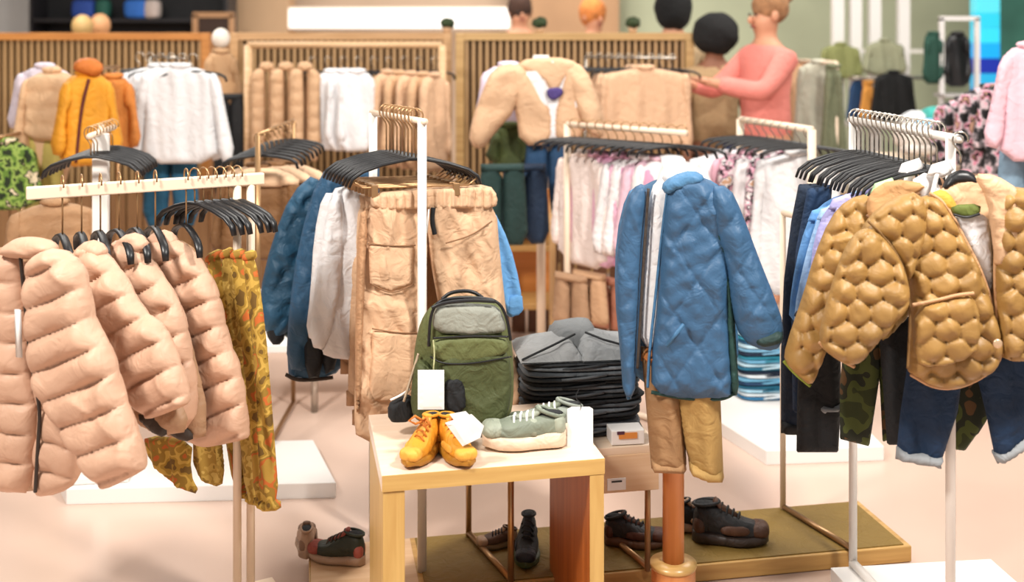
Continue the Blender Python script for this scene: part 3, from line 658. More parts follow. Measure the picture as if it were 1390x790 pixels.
MB().tube([(.02, -.03, .058), (.06, -.08, .050), (.172, -.112, .022)], .0032, 6).build('seam', DARK, t)
bc = ['#2f6f9a', '#9cc4da', '#1b3a5c', '#d9e2e8', '#17607c', '#6aa7c9', '#15233a', '#b6d4e2', '#2a87a0', '#7db3d4']
zt2 = .052; pb2 = G(1040, 533, .052); bx2 = pb2.x
for i in range(9):
    folded('folded_jeans', 'folded blue denim jeans, %s from the bottom of the stack right of the blue coat' % ORD[i], 'jeans', (bx2+.01+random.uniform(-.008, .008), pb2.y+.02, zt2+i*.029), (.30, .24, .028),
           fab(bc[i % 10], .85, .25, 22, .4, 90), 40+i, 'folded blue jeans stack', 6, fab(bc[(i+3) % 10], .85, .25, 22, .4, 90))
# small things on the metal table
t = thing('shoe_box', 'small white box with orange and purple label on the metal legged table', 'box', (W(848, 610, 3.0).x, 2.985, .398), 8)
MB().box((0, 0, .02), (.09, .06, .038)).build('box', PLW, t, False, .002); MB().box((0, -.0315, .026), (.05, .002, .016)).build('orange_label', plain('#d98a3c'), t, False); MB().box((-.02, -.0315, .034), (.02, .003, .008)).build('purple_label', plain('#4b2038'), t, False)
t = thing('paper_label', 'white shelf label strip on the front edge of the metal legged table', 'label', (W(836, 616, 2.9).x, 2.895, .30), 10.5)
MB().box((0, -.004, .02), (.05, .004, .03)).build('card', TAGW, t, False); MB().box((0, -.007, .028), (.028, .002, .004)).build('print_line', BLACK, t, False)
# ---------------------------------------------------------------- mannequin with blue coat
MN = thing('mannequin_stand', 'wooden pole mannequin stand with round wooden base under the blue coat', 'mannequin', (.403, 2.76, 0))
PW = wood('#cf874f', '#b87038', .35, axis=2)
MB().lathe([(.027, 0), (.027, 1.0)], 20, (0, 0, .17)).build('pole', PW, MN)
MB().lathe([(.052, .02), (.055, .03), (.055, .165), (.052, .172)], 28).build('base_socket', wood('#cf8a55', '#b46c36', .3, axis=2), MN)
MB().lathe([(.12, 0), (.125, .005), (.125, .018), (.12, .022)], 36).build('base_disc', wood('#cf8a55', '#b46c36', .3), MN)
MB().lathe([(.056, .168), (.058, .172), (.058, .18), (.03, .184)], 28).build('socket_ring', wood('#caa468', '#b08648', .3), MN)
MB().lathe([(.03, 1.05), (.05, 1.10), (.036, 1.15), (.03, 1.165), (.03, 1.185), (.012, 1.192)], 20).build('neck', plain('#e6e4e2', .5), MN)
CB = fab('#33597c', .55, .10, 7, .35, 70, crease=.6); CBD = fab('#173f3a', .7, .2); CBT = fab('#3c6a90', .6, .1)
C = thing('blue_quilted_coat', 'steel blue diamond quilted kids coat worn open by the mannequin', 'coat', W(915, 240, 2.70), -8)
KC = lambda p: K(C, p)
puff('back_panel', C, CBT, KC([(850, 270), (890, 240), (950, 236), (990, 260), (1000, 400), (1004, 530), (850, 530), (840, 400)]), .02, .012, .04, .12)
puff('left_front', C, CB, KC([(866, 248), (882, 254), (876, 300), (872, 340), (868, 420), (864, 500), (862, 537), (846, 540), (842, 480), (834, 400), (838, 330), (850, 270)]), .026, .006, .025, -.0, diam(.09, .006, 1.5, 3), it=1)
puff('right_front', C, CB, KC([(906, 248), (925, 236), (952, 238), (985, 262), (992, 330), (990, 430), (998, 532), (985, 540), (930, 541), (884, 532), (884, 480), (893, 400), (897, 320)]), .040, .005, .045, -.02, diam(.11, .011, 1.45, 5), it=1)
puff('sleeve', C, CB, KC([(962, 252), (990, 252), (1008, 290), (1028, 345), (1052, 405), (1064, 440), (1062, 470), (1040, 478), (1006, 462), (992, 420), (984, 350), (966, 300)]), .038, .005, .045, -.035, diam(.10, .010, 1.4, 9), it=1)
puff('underarm_gusset', C, CBD, KC([(968, 300), (984, 320), (996, 400), (1000, 480), (1004, 536), (990, 538), (986, 470), (984, 400), (974, 350)]), .03, .007, .02, -.025, sn(3, 60, .006), it=1)
puff('other_sleeve', C, CBT, KC([(850, 262), (866, 252), (862, 330), (858, 430), (860, 540), (848, 544), (842, 480), (834, 400), (836, 320)]), .035, .008, .03, .05, sn(3, 60, .006), it=1)
puff('cuff', C, fab('#15302e', .7), KC([(1020, 448), (1062, 440), (1064, 462), (1040, 470), (1022, 466)]), .05, .006, .02, -.03, it=1)
puff('collar', C, fab('#47779f', .6, .1, 7, .3), KC([(896, 252), (912, 238), (940, 230), (958, 240), (950, 252), (925, 256), (905, 266)]), .03, .006, .015, -.03, it=1)
strip(C, 'hem_binding', CBD, KC([(884, 532), (930, 541), (970, 542), (986, 540), (998, 532)]), .005, -.03)
strip(C, 'front_binding', CBT, KC([(907, 250), (898, 320), (890, 400), (881, 480), (879, 526)]), .004, -.03)
strip(C, 'front_binding', LINE, KC([(880, 256), (875, 330), (870, 420), (865, 500)]), .004, -.02)
strip(C, 'pocket_welt', CBT, KC([(905, 470), (928, 440)]), .005, -.075)
C2 = thing('white_tshirt', 'white t-shirt showing in the opening of the blue coat', 't-shirt', W(890, 260, 2.73), -8)
puff('body', C2, WS, K(C2, [(882, 256), (900, 238), (935, 236), (950, 260), (930, 380), (912, 470), (866, 472), (868, 400), (876, 320)]), .04, .01, .05, 0, folds(4, 60, .004), it=1)
puff('neckband', C2, WS, K(C2, [(896, 246), (905, 228), (925, 222), (944, 230), (948, 246), (920, 252)]), .03, .008, .015, -.01, it=1)
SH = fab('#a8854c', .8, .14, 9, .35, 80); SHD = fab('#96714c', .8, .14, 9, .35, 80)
S = thing('khaki_shorts', 'khaki rolled hem shorts on the mannequin below the blue coat', 'shorts', W(925, 540, 2.72), -8)
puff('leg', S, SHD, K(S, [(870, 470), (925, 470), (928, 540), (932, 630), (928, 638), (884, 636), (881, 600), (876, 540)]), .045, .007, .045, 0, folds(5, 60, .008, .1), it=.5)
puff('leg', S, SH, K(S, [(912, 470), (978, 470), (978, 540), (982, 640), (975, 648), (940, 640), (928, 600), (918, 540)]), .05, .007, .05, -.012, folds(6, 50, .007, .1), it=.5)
puff('cuff', S, SHD, K(S, [(883, 620), (930, 622), (932, 638), (884, 636)]), .048, .007, .012, 0, it=0)
puff('cuff', S, SH, K(S, [(934, 622), (981, 632), (983, 648), (960, 648), (936, 638)]), .055, .007, .012, -.012, it=0)
puff('belt_band', S, fab('#a0602c', .8), K(S, [(870, 470), (975, 470), (975, 490), (870, 490)]), .055, .012, .02, 0, it=0)
# ---------------------------------------------------------------- right rack garments
OL = fab('#a07a42', .5, .22, 6, .25, 70, crease=.4); OL2 = fab('#8f7032', .6, .2, 8, .3, 70); BIND = fab('#c79a70', .7, .1)
INN = fab('#d2ab86', .6, .12, 9, .3)
def hem(par, pts, y, m=BIND, r=.0042): return strip(par, 'binding', m, K(par, pts), r, y)
J = thing('olive_quilted_jacket', 'olive onion quilted jacket at the front of the right rack with yellow collar', 'jacket', W(1320, 250, 2.42), -6)
puff('back_panel', J, INN, K(J, [(1250, 290), (1285, 246), (1340, 236), (1400, 270), (1410, 400), (1360, 480), (1300, 400)]), .012, .009, .03, .05, hexq(.04, .006), it=1)
puff('left_front', J, OL, K(J, [(1262, 262), (1282, 274), (1312, 330), (1334, 372), (1352, 430), (1362, 470), (1352, 500), (1310, 525), (1270, 528), (1236, 508), (1230, 500), (1234, 430), (1236, 380), (1222, 320), (1234, 275)]), .024, .0045, .025, -.005, hexq(.052, .024, .01, .01), it=2)
puff('right_front', J, OL, K(J, [(1346, 262), (1380, 250), (1420, 270), (1440, 330), (1440, 480), (1400, 488), (1362, 490), (1356, 470), (1352, 440), (1348, 380), (1350, 320)]), .024, .0045, .025, -.015, hexq(.052, .024, .02, .02), it=1)
puff('sleeve', J, OL, K(J, [(1172, 306), (1196, 318), (1222, 350), (1234, 384), (1236, 410), (1212, 440), (1186, 470), (1160, 500), (1128, 484), (1110, 466), (1116, 430), (1130, 380), (1148, 330)]), .026, .0045, .025, -.055, hexq(.052, .024), it=2)
puff('shoulder_panel', J, OL, K(J, [(1160, 330), (1176, 296), (1210, 268), (1250, 258), (1262, 300), (1244, 360), (1232, 388), (1214, 350), (1190, 326)]), .030, .0045, .04, -.025, hexq(.052, .022, .02), it=1)
puff('pocket', J, OL, K(J, [(1238, 416), (1290, 400), (1322, 398), (1332, 440), (1322, 486), (1262, 500), (1240, 490)]), .012, .0045, .012, -.043, hexq(.052, .018, .01, .01), it=1)
hem(J, [(1238, 414), (1270, 408), (1300, 400), (1322, 398)], -.062)
hem(J, [(1262, 262), (1284, 276), (1312, 330), (1334, 372), (1352, 430), (1362, 470), (1352, 500), (1310, 525), (1270, 528), (1236, 508)], -.012)
hem(J, [(1348, 262), (1352, 320), (1350, 380), (1354, 440), (1360, 488), (1400, 488), (1440, 480)], -.02)
hem(J, [(1112, 464), (1130, 482), (1160, 498)], -.055)
hem(J, [(1178, 300), (1200, 320), (1222, 352), (1232, 384), (1236, 430), (1232, 500)], -.052, fab('#7a5a30', .7), .003)
puff('inner_collar', J, fab('#cf9f3e', .8), K(J, [(1262, 262), (1280, 256), (1296, 270), (1302, 292), (1286, 290), (1270, 276)]), .014, .006, .015, .0, it=1)
puff('collar_facing', J, INN, K(J, [(1320, 236), (1350, 236), (1385, 258), (1400, 300), (1380, 330), (1352, 372), (1346, 320), (1340, 270)]), .014, .006, .02, -.03, hexq(.04, .006), it=1)
MB().blob((K(J, [(1342, 456)])[0][0], -.06, K(J, [(1342, 456)])[0][1]), (.010, .004, .010)).build('snap_button', plain('#d6b795', .3, .5), J)
h3 = thing('clothes_hanger', 'black wide shouldered hanger inside the neck of the front olive jacket', 'hanger', (W(1305, 250, 2.47).x, 2.475, ZR-.0), -6)
MB().tube(hook_pts(.055, .017), .0022, 6).build('hook', STEEL, h3)
puff('shoulder_bar', h3, BLACK, K(h3, [(1276, 262), (1284, 240), (1300, 230), (1318, 232), (1332, 248), (1334, 264), (1318, 252), (1300, 248), (1288, 256)]), .012, .006, .01, .0, it=1)
t = thing('white_tshirt', 'white t-shirt with green neck label inside the front olive jacket', 't-shirt', W(1315, 290, 2.425), -6)
puff('body', t, WS, K(t, [(1280, 285), (1300, 292), (1330, 288), (1345, 300), (1350, 400), (1330, 372), (1310, 330)]), .012, .008, .02, 0, it=1)
puff('neck_label', t, fab('#5f6a2c', .8), K(t, [(1290, 278), (1332, 276), (1330, 292), (1312, 296), (1294, 292)]), .006, .006, .008, -.02, it=1)
strip(t, 'neck_label_line', BLACK, K(t, [(1294, 291), (1312, 296), (1330, 290)]), .003, -.03)
J = thing('olive_quilted_jacket', 'olive onion quilted jacket behind the front one with its sleeve at the far left', 'jacket', W(1150, 300, 2.56), -6)
puff('sleeve', J, OL, K(J, [(1126, 296), (1150, 270), (1180, 262), (1200, 290), (1190, 330), (1160, 400), (1130, 450), (1112, 500), (1100, 524), (1080, 508), (1064, 490), (1066, 470), (1090, 400), (1104, 350)]), .026, .005, .025, -.0, hexq(.052, .023, .02), it=1)
puff('body', J, OL2, K(J, [(1160, 280), (1200, 252), (1260, 262), (1250, 400), (1225, 440), (1190, 470), (1180, 400)]), .03, .007, .04, .03, hexq(.052, .020), it=1)
puff('lapel', J, fab('#b98c5c', .7, .2, 12, .4), K(J, [(1178, 262), (1210, 242), (1262, 250), (1246, 262), (1214, 282), (1186, 302), (1176, 290)]), .014, .006, .02, -.035, sn(2, 60, .005), it=1)
hem(J, [(1064, 490), (1080, 508), (1100, 524)], -.0, fab('#7d8a2c', .7))
strip(J, 'lapel_edge', fab('#6d4a2a', .7), K(J, [(1176, 292), (1188, 304), (1216, 282), (1248, 262)]), .004, -.05)
# shirts between
for i, (col, lab, pts, d) in enumerate([
    ('#aecf9c', 'pale green shirt collar between the olive jackets and white shirt', [(1170, 270), (1185, 255), (1230, 246), (1262, 252), (1250, 300), (1190, 320), (1170, 300)], 2.60),
    ('#e8e6e6', 'white shirt with raised collar directly behind the front olive jacket', [(1232, 248), (1262, 230), (1280, 262), (1300, 330), (1270, 330), (1250, 280)], 2.53),
    ('#ded9d8', 'white shirt with turned collar in the middle of the right rack', [(1188, 252), (1222, 228), (1232, 250), (1250, 300), (1200, 300)], 2.64),
    ('#a7a2d2', 'lilac shirt near the back of the right rack', [(1112, 300), (1128, 276), (1160, 262), (1200, 250), (1210, 330), (1150, 400), (1098, 430), (1100, 350)], 2.70),
    ('#9dbfe6', 'pale blue denim shirt left of the olive jackets', [(1098, 330), (1112, 290), (1140, 266), (1170, 256), (1190, 330), (1150, 440), (1078, 470), (1078, 420), (1088, 370)], 2.76),
    ('#5f93cc', 'mid blue denim shirt at the back of the right rack', [(1086, 330), (1100, 292), (1125, 270), (1150, 262), (1170, 330), (1130, 460), (1070, 440), (1074, 390)], 2.82)]):
    J = thing('hanging_shirt', lab, 'shirt', W(pts[0][0], pts[0][1], d), -6)
    puff('body', J, fab(col, .8, .15, 16, .3, 90), K(J, pts), .018, .007, .03, 0, folds(i+20, 70, .006, -.4), it=1)
    q = pts[1]; puff('collar', J, fab(col, .8, .1, 16, .3, 90), K(J, [(q[0]-4, q[1]+8), (q[0]+2, q[1]-6), (q[0]+26, q[1]-14), (q[0]+34, q[1]), (q[0]+18, q[1]+12)]), .010, .006, .008, -.018, it=0)
    strip(J, 'placket', fab(col, .8, .1, 16, .3, 90), K(J, [(q[0]+10, q[1]+6), (q[0]+2, q[1]+40), (q[0]-8, q[1]+76)]), .006, -.026, 5, .5)
    if i == 4: strip(J, 'sleeve_cuff', fab('#223048', .8), K(J, [(1080, 425), (1104, 440)]), .008, -.03)
DJ = fab('#102e4e', .8, .3, 12, .4, 100); DJ2 = fab('#122338', .8, .3, 12, .4, 100); BK = fab('#101114', .85, .2, 12, .3, 100); TURN = fab('#8c8f92', .8)
def pants(name, lab, cat, d, yaw, legs, m, cuffs=(), mc=TURN, group=None, fr=60, res=.009):
    J = thing(name, lab, cat, W(legs[0][0][0], legs[0][0][1], d), yaw, group)
    for i, l in enumerate(legs): puff('leg', J, m if not isinstance(m, list) else m[i], K(J, l), .024, res, .028, -.006*i, folds(int(d*50)+i, fr, .006, .1), it=.5)
    for c in cuffs: puff('cuff', J, mc, K(J, c), .031, .007, .010, -.004, it=0)
    return J
pants('dark_jeans', 'dark blue slim jeans hanging at the left end of the right rack', 'jeans', 2.93, -6, [[(1084, 250), (1124, 248), (1112, 330), (1104, 440), (1098, 586), (1060, 588), (1060, 480), (1064, 380), (1074, 300)]], DJ2, [[(1060, 570), (1098, 568), (1098, 588), (1060, 588)]], DARK)
pants('dark_jeans', 'indigo jeans second from the left end of the right rack', 'jeans', 2.88, -6, [[(1096, 256), (1130, 250), (1124, 330), (1116, 440), (1110, 560), (1076, 560), (1074, 440), (1080, 340)]], DJ)
pants('black_jeans', 'black jeans with grey turn up left of the camouflage trousers', 'jeans', 2.80, -6, [[(1086, 440), (1140, 430), (1142, 540), (1138, 614), (1081, 614), (1082, 540)]], BK, [[(1112, 548), (1142, 544), (1142, 556), (1112, 560)]])
CAMO = prt('print_camouflage', ['#2c3410', '#454e1e', '#1c2110', '#5b4022', '#363f18'], 11)
pants('camouflage_trousers', 'green camouflage trousers left of the dark blue turn up jeans', 'trousers', 2.70, -6, [[(1150, 430), (1200, 410), (1196, 500), (1180, 606), (1140, 596), (1140, 520)], [(1180, 420), (1230, 410), (1236, 500), (1232, 588), (1198, 600), (1194, 520)]], [CAMO, CAMO])
pants('camouflage_trousers', 'green camouflage trousers seen between the legs of the turn up jeans', 'trousers', 2.58, -6, [[(1276, 500), (1345, 500), (1340, 570), (1310, 612), (1294, 610), (1288, 560)]], CAMO)
pants('black_trousers', 'black trousers between the camouflage trousers and the turn up jeans', 'trousers', 2.62, -6, [[(1192, 430), (1238, 430), (1236, 604), (1204, 604), (1198, 520)]], BK)
pants('turn_up_jeans', 'dark blue jeans with grey turn ups under the front olive jacket', 'jeans', 2.50, -6, [[(1234, 480), (1310, 480), (1300, 560), (1276, 632), (1216, 622), (1222, 560)], [(1330, 470), (1400, 470), (1392, 600), (1352, 628), (1338, 560), (1326, 510)]], DJ,
      [[(1217, 606), (1281, 616), (1276, 634), (1215, 623)], [(1346, 614), (1392, 590), (1394, 606), (1354, 630)]], group=None)
pants('green_trousers', 'dark green trousers at the right edge under the olive jacket', 'trousers', 2.56, -6, [[(1372, 470), (1420, 470), (1420, 575), (1384, 570)]], fab('#24391f', .8))
# ---------------------------------------------------------------- second and third rows: generic garments in their own frame (origin = neck)
def shirt(name, lab, cat, loc, yaw, m, w_=.34, h=.44, sl=.36, out=.07, group=None, T=.022, res=.014, nq=None, disp=None, cuffm=None, arms=True):
    t = thing(name, lab, cat, loc, yaw, group); s = int(abs(loc[0]*100+loc[1]*37)); d = disp or folds(s, 45, .007, .1)
    puff('body', t, m, [(-.05, 0), (.05, 0), (w_/2-.01, -.035), (w_/2, -.10), (w_/2-.01, -h*.6), (w_/2+.01, -h), (-w_/2-.01, -h), (-w_/2+.01, -h*.6), (-w_/2, -.10), (-w_/2+.01, -.035)], T, res, .035, 0, d, it=1)
    if arms:
        for q in (-1, 1):
            a = [(w_/2-.045, -.02), (w_/2+.005, -.04), (w_/2+out*.6, -sl*.5), (w_/2+out+.02, -sl), (w_/2+out-.055, -sl-.02), (w_/2-.02, -sl*.5), (w_/2-.05, -.12)]
            puff('sleeve', t, m, [(q*x, z) for x, z in a], T*1.05, res, .03, -.012, folds(s+q, 50, .006, .2*q), it=1)
    puff('collar', t, cuffm or m, [(-.055, .0), (-.04, .018), (.04, .018), (.055, 0), (.0, -.02)], .02, .009, .012, -.008, it=1)
    return t
def legs(name, lab, cat, loc, yaw, m, w_=.26, h=.5, group=None, T=.022, res=.015, gap=.02):
    t = thing(name, lab, cat, loc, yaw, group); s = int(abs(loc[0]*100+loc[1]*37))
    for q in (-1, 1):
        puff('leg', t, m, [(0, 0), (q*w_/2*.9, 0), (q*w_/2, -.12), (q*(w_/2+.01), -h), (q*gap, -h), (0, -.2)], T, res, .03, 0, folds(s+q, 50, .005), it=1)
    puff('waistband', t, m, [(-w_/2*.92, .012), (w_/2*.92, .012), (w_/2*.92, -.025), (-w_/2*.92, -.025)], T+.004, res, .012, 0, it=0)
    return t
def S(px, py, d): return tuple(W(px, py, d))
def simple_rack(lab, a, b, z, m=CREAMP, r=.012, one=False):     # a, b: ground ends
    v = Vector((b[0]-a[0], b[1]-a[1], 0)); t = thing('clothes_rack', lab, 'clothes rack', (a[0], a[1], 0))
    post(t, 'post', (0, 0, .02), (0, 0, z), r*1.2, m); (one or post(t, 'post', (v.x, v.y, .02), (v.x, v.y, z), r*1.2, m))
    post(t, 'rail', (0, 0, z), (v.x, v.y, z), r, m); post(t, 'foot_bar', (0, 0, .014), (v.x, v.y, .014), r, m); return t
def hrow(lab, grp, px0, px1, py, d0, d1, n, yaw, wd=.3, hm=STEEL, clips=False):
    p = make_hanger(lab, wd=wd, neck=.06, hm=hm, clips=clips, group=grp, drop=.02, r=.010)
    a, b = W(px0, py, d0), W(px1, py, d1); a.z = b.z = (a.z+b.z)/2
    hang_row(p, a, b, n, yaw, 3); finish(p)
# fences of upright slats
FW = wood('#b8966a', '#9a774d', axis=2); FW2 = wood('#c59a5e', '#a97c40', axis=0)
def fence(lab, x0, x1, d, mtop, z1=1.5, z0=.12):
    a, b = (x0-CX)/F*d, (x1-CX)/F*d; L = b-a; t = thing('slat_divider', lab, 'divider', (a, d, 0), 0)
    MB().box((L/2, 0, z1-.02), (L, .06, .045)).build('top_rail', mtop, t, False, .003); MB().box((L/2, 0, z0), (L, .06, .05)).build('bottom_rail', mtop, t, False, .003)
    for x in (.02, L-.02): MB().box((x, 0, z1/2), (.05, .07, z1)).build('post', mtop, t, False, .003)
    MB().box((L/2, .035, (z0+z1)/2), (L-.06, .012, z1-z0-.05)).build('back_panel', plain('#5f4228', .8), t, False)  # added dark sheet, its brown stands in for shade between the slats
    n = int(L/.042); first = None
    for i in range(n):
        x = .06+(L-.12)*i/(n-1)
        if first is None: first = MB().box((0, 0, (z0+z1)/2), (.018, .035, z1-z0-.06)).build('slat', FW, t, False); o = first
        else: o = first.copy(); COL.objects.link(o); o.parent = t
        o.location = (x, 0, 0)
fence('left slatted wooden divider with orange brown top rail behind the white shirts', -60, 285, 6.7, wood('#c98a4a', '#a86a30', axis=0))
fence('middle slatted wooden divider behind the rack of beige vests', 315, 612, 6.7, wood('#cda478', '#ad8354', axis=0))
fence('right slatted wooden divider behind the cream jacket mannequin', 620, 940, 6.5, wood('#c3a06c', '#a5804c', axis=0))
# low wooden backs below the dividers (brown)
def panel_unit(name, lab, cat, x0, x1, d, zt, m, n):
    a, b = (x0-CX)/F*d, (x1-CX)/F*d; t = thing(name, lab, cat, (a, d, 0), 0); wd = (b-a)/n; f = None
    for i in range(n):
        o = MB().box((0, 0, zt/2), (wd-.012, .03, zt)).build('plank', m, t, False, .002) if f is None else f.copy()
        if f is None: f = o
        else: COL.objects.link(o); o.parent = t
        o.location = (wd*(i+.5), (i % 2)*.004, 0)
    MB().box(((b-a)/2, 0, zt+.012), (b-a, .06, .025)).build('cap_rail', m, t, False)
panel_unit('plank_screen', 'plank screen in shade-darkened brown low behind the pink shirts', 'screen', 560, 870, 5.55, .70, wood('#6b4326', '#4d2b14', axis=2), 14)  # shadow on the lower divider is put into this dark brown
panel_unit('plank_screen', 'tan plank screen low at the left behind the puffer jackets', 'screen', -120, 420, 6.2, .62, wood('#a07a54', '#85603c', axis=2), 24)
panel_unit('plank_screen', 'pale plank screen low at the right behind the quilted jackets', 'screen', 870, 1500, 6.8, .5, wood('#b79b80', '#9a7c60', axis=2), 24)
# rack with vests, white shirts, beige shirts
simple_rack('pale wooden rack frame carrying beige vests and white shirts', W(337, 60, 6.0)[:2], W(600, 60, 6.0)[:2], W(0, 61, 6.0).z, wood('#d9b48c', '#bd9468', axis=0), .02)
PV = fab('#c9a27d', .7, .12, 8, .2)
def vest(lab, loc, yaw, h=.5, w_=.17, grp='beige vests'):
    t = thing('padded_vest', lab, 'vest', loc, yaw, grp)
    for q in (-1, 1): puff('front_panel', t, PV, [(q*.004, -.03), (q*.03, 0), (q*w_/2, -.04), (q*w_*.46, -.13), (q*w_/2, -h), (q*.004, -h)], .03, .012, .03, 0, baffle(0, .07, .012, int(loc[0]*50)), it=1)
    puff('collar', t, PV, [(-.045, -.01), (-.03, .025), (.03, .025), (.045, -.01), (0, -.03)], .025, .01, .015, 0, it=1)
for i, px in enumerate((362, 388, 414)): vest('beige padded vest, %s from the left on the pale wooden rack' % ORD[i], S(px, 90, 5.95-.06*i), 15)
hrow('dark hanger on the pale wooden rack behind the white shirts', 'dark hangers on the pale wooden rack', 425, 590, 82, 5.98, 5.98, 9, 35, .26)
for i, px in enumerate((452, 468, 484)): shirt('white_shirt', 'plain white shirt, %s from the left between beige vests and beige shirts' % ORD[i], 'shirt', S(px, 97, 5.9-.05*i), 8, WS, .19, .42, .36, .0, 'white shirts on the pale wooden rack')
BS = fab('#cfa988', .8, .1, 8, .2)
for i, px in enumerate((524, 540, 556, 572, 588)): shirt('beige_shirt', 'plain beige shirt, %s from the left on the right half of the pale wooden rack' % ORD[i], 'shirt', S(px, 98+i, 5.9-.04*i), 55, (BS, PV)[i % 2], .22, .50, .42, .02, 'beige shirts on the pale wooden rack')
# left: white shirts with jeans
hrow('dark hanger above the white long sleeved shirts at the left', 'dark hangers above the white shirts', 190, 262, 78, 5.3, 5.0, 6, 5, .3)
simple_rack('thin steel rack carrying the white long sleeved shirts', W(205, 78, 5.35)[:2], W(250, 78, 4.95)[:2], W(0, 78, 5.15).z, STEEL, .006, True)
WS2 = fab('#dcdcde', .8, .06, 8, .2)
for i, (px, d) in enumerate(((215, 5.2), (232, 5.1), (245, 5.0))):
    shirt('white_long_sleeve_shirt', 'white long sleeved shirt, %s from the back above the left jeans' % ORD[i], 'shirt', S(px, 90, d), 4, WS2, .34, .44, .42, .06, 'white long sleeved shirts')
TEAL = fab('#1f5a7a', .8, .25, 9, .3)
legs('blue_jeans', 'teal blue jeans below the white long sleeved shirts', 'jeans', S(232, 190, 5.12), 4, TEAL, .24, .4)
legs('dark_trousers', 'dark navy trousers right of the white shirts', 'trousers', S(312, 130, 6.0), 20, DARK, .16, .55)
# left mannequin outfit
MT1 = thing('torso_mannequin', 'child mannequin with wooden ball head wearing the cream jacket at the left', 'mannequin', S(62, 330, 4.75)[:2]+(0,), 0)
MB().tube([(0, .05, .02), (0, .05, .9)], .02, 10).build('pole', PW, MT1); MB().lathe([(.14, .0), (.14, .02)], 24, (0, .05, 0)).build('base', PW, MT1)
MB().lathe([(.05, .8), (.1, 1.0), (.11, 1.25), (.05, 1.32), (.03, 1.36)], 18, (0, .05, 0)).build('torso', plain('#d8b48e', .6), MT1)
CJ = fab('#d3ad87', .7, .12, 7, .25)
J = shirt('cream_puffer_jacket', 'cream puffer jacket on the left mannequin beside the orange jacket', 'jacket', S(72, 96, 4.7), -12, CJ, .25, .30, .34, .03, disp=baffle(0, .07, .014, 3), T=.05)
shirt('grey_hoodie', 'pale lilac hoodie showing under the cream jacket at the left', 'hoodie', S(62, 90, 4.78), -8, fab('#d6cbd6', .8), .26, .26, .26, .03)
J = shirt('orange_jacket', 'mustard orange jacket hanging beside the cream jacket at the left', 'jacket', S(118, 100, 4.55), 30, fab('#d6901c', .7, .2, 8, .3), .2, .38, .32, .03, T=.04)
puff('hood', J, fab('#c06a24', .7), [(-.06, .01), (-.05, .06), (.02, .07), (.07, .03), (.04, -.02)], .04, .01, .03, -.02, it=1)
strip(J, 'zip', fab('#5b1f1a'), [(-.0, -.02), (-.03, -.14), (-.05, -.36)], .007, -.045)
shirt('rust_jacket', 'rust orange jacket right of the mustard one at the left', 'jacket', S(152, 104, 4.75), 40, fab('#c4772f', .7, .2, 8), .18, .33, .30, .02)
legs('olive_trousers', 'yellow olive trousers below the cream jacket at the left', 'trousers', S(56, 182, 4.72), -8, fab('#b7a85c', .8, .25, 8), .20, .46)
FLG = prt('print_green_leaves', ['#1f2a14', '#5b7a2c', '#8da650', '#2e3a1a', '#d8c8a8'], 22)
shirt('leaf_print_shirt', 'green leaf print shirt at the left edge', 'shirt', S(8, 192, 4.5), 20, FLG, .22, .28, .24, .02)
shirt('brown_jacket', 'brown beige quilted jacket low at the left edge behind the puffers', 'jacket', S(75, 275, 3.9), 20, fab('#b38a64', .7, .2, 9), .30, .30, .28, .02, disp=baffle(0, .05, .01, 3))
simple_rack('thin brass rack carrying the orange jackets at the left', W(160, 92, 4.85)[:2], W(108, 92, 4.5)[:2], W(0, 92, 4.7).z, BRASS, .008, True)
simple_rack('thin brass rack carrying the leaf print shirt at the left edge', W(30, 188, 4.7)[:2], W(-10, 188, 4.4)[:2], W(0, 186, 4.5).z, BRASS, .008, True)
# mannequins with wooden and white ball heads by the fences
def dummy(lab, px, py, d, r, mh, mb):
    p = W(px, py, d); t = thing('mannequin', lab, 'mannequin', (p.x, p.y, 0))
    MB().blob((0, 0, p.z), (r, r, r*1.15), 1, 20, 14).build('head', mh, t); MB().lathe([(.05, .0), (.03, .3), (.035, .35)], 14, (0, 0, p.z-r*1.1-.38)).build('neck', mb, t)
    MB().lathe([(.07, 0), (.10, .1), (.13, .35), (.11, .42), (.04, .46)], 18, (0, 0, p.z-r-.62)).build('torso', mb, t)
    MB().tube([(0, 0, 0), (0, 0, p.z-r-.6)], .02, 8).build('pole', mb, t); MB().lathe([(.15, 0), (.15, .02)], 20).build('base', mb, t)
dummy('mannequin with tan ball head behind the left divider, left one of two', 112, 36, 7.4, .07, plain('#caa56a', .5), plain('#caa56a', .6))
dummy('mannequin with orange ball head behind the left divider, right one of two', 136, 34, 7.8, .07, plain('#d9a070', .5), plain('#d9a070', .6))
dummy('small mannequin with white ball head between the left and middle dividers', 300, 52, 6.2, .05, plain('#e6ddd2', .5), fab('#b98f66', .8))
shirt('beige_coat', 'beige coat on the small white headed mannequin between dividers', 'coat', S(300, 70, 6.15), 20, fab('#b8926c', .8), .17, .26, .26, .02)
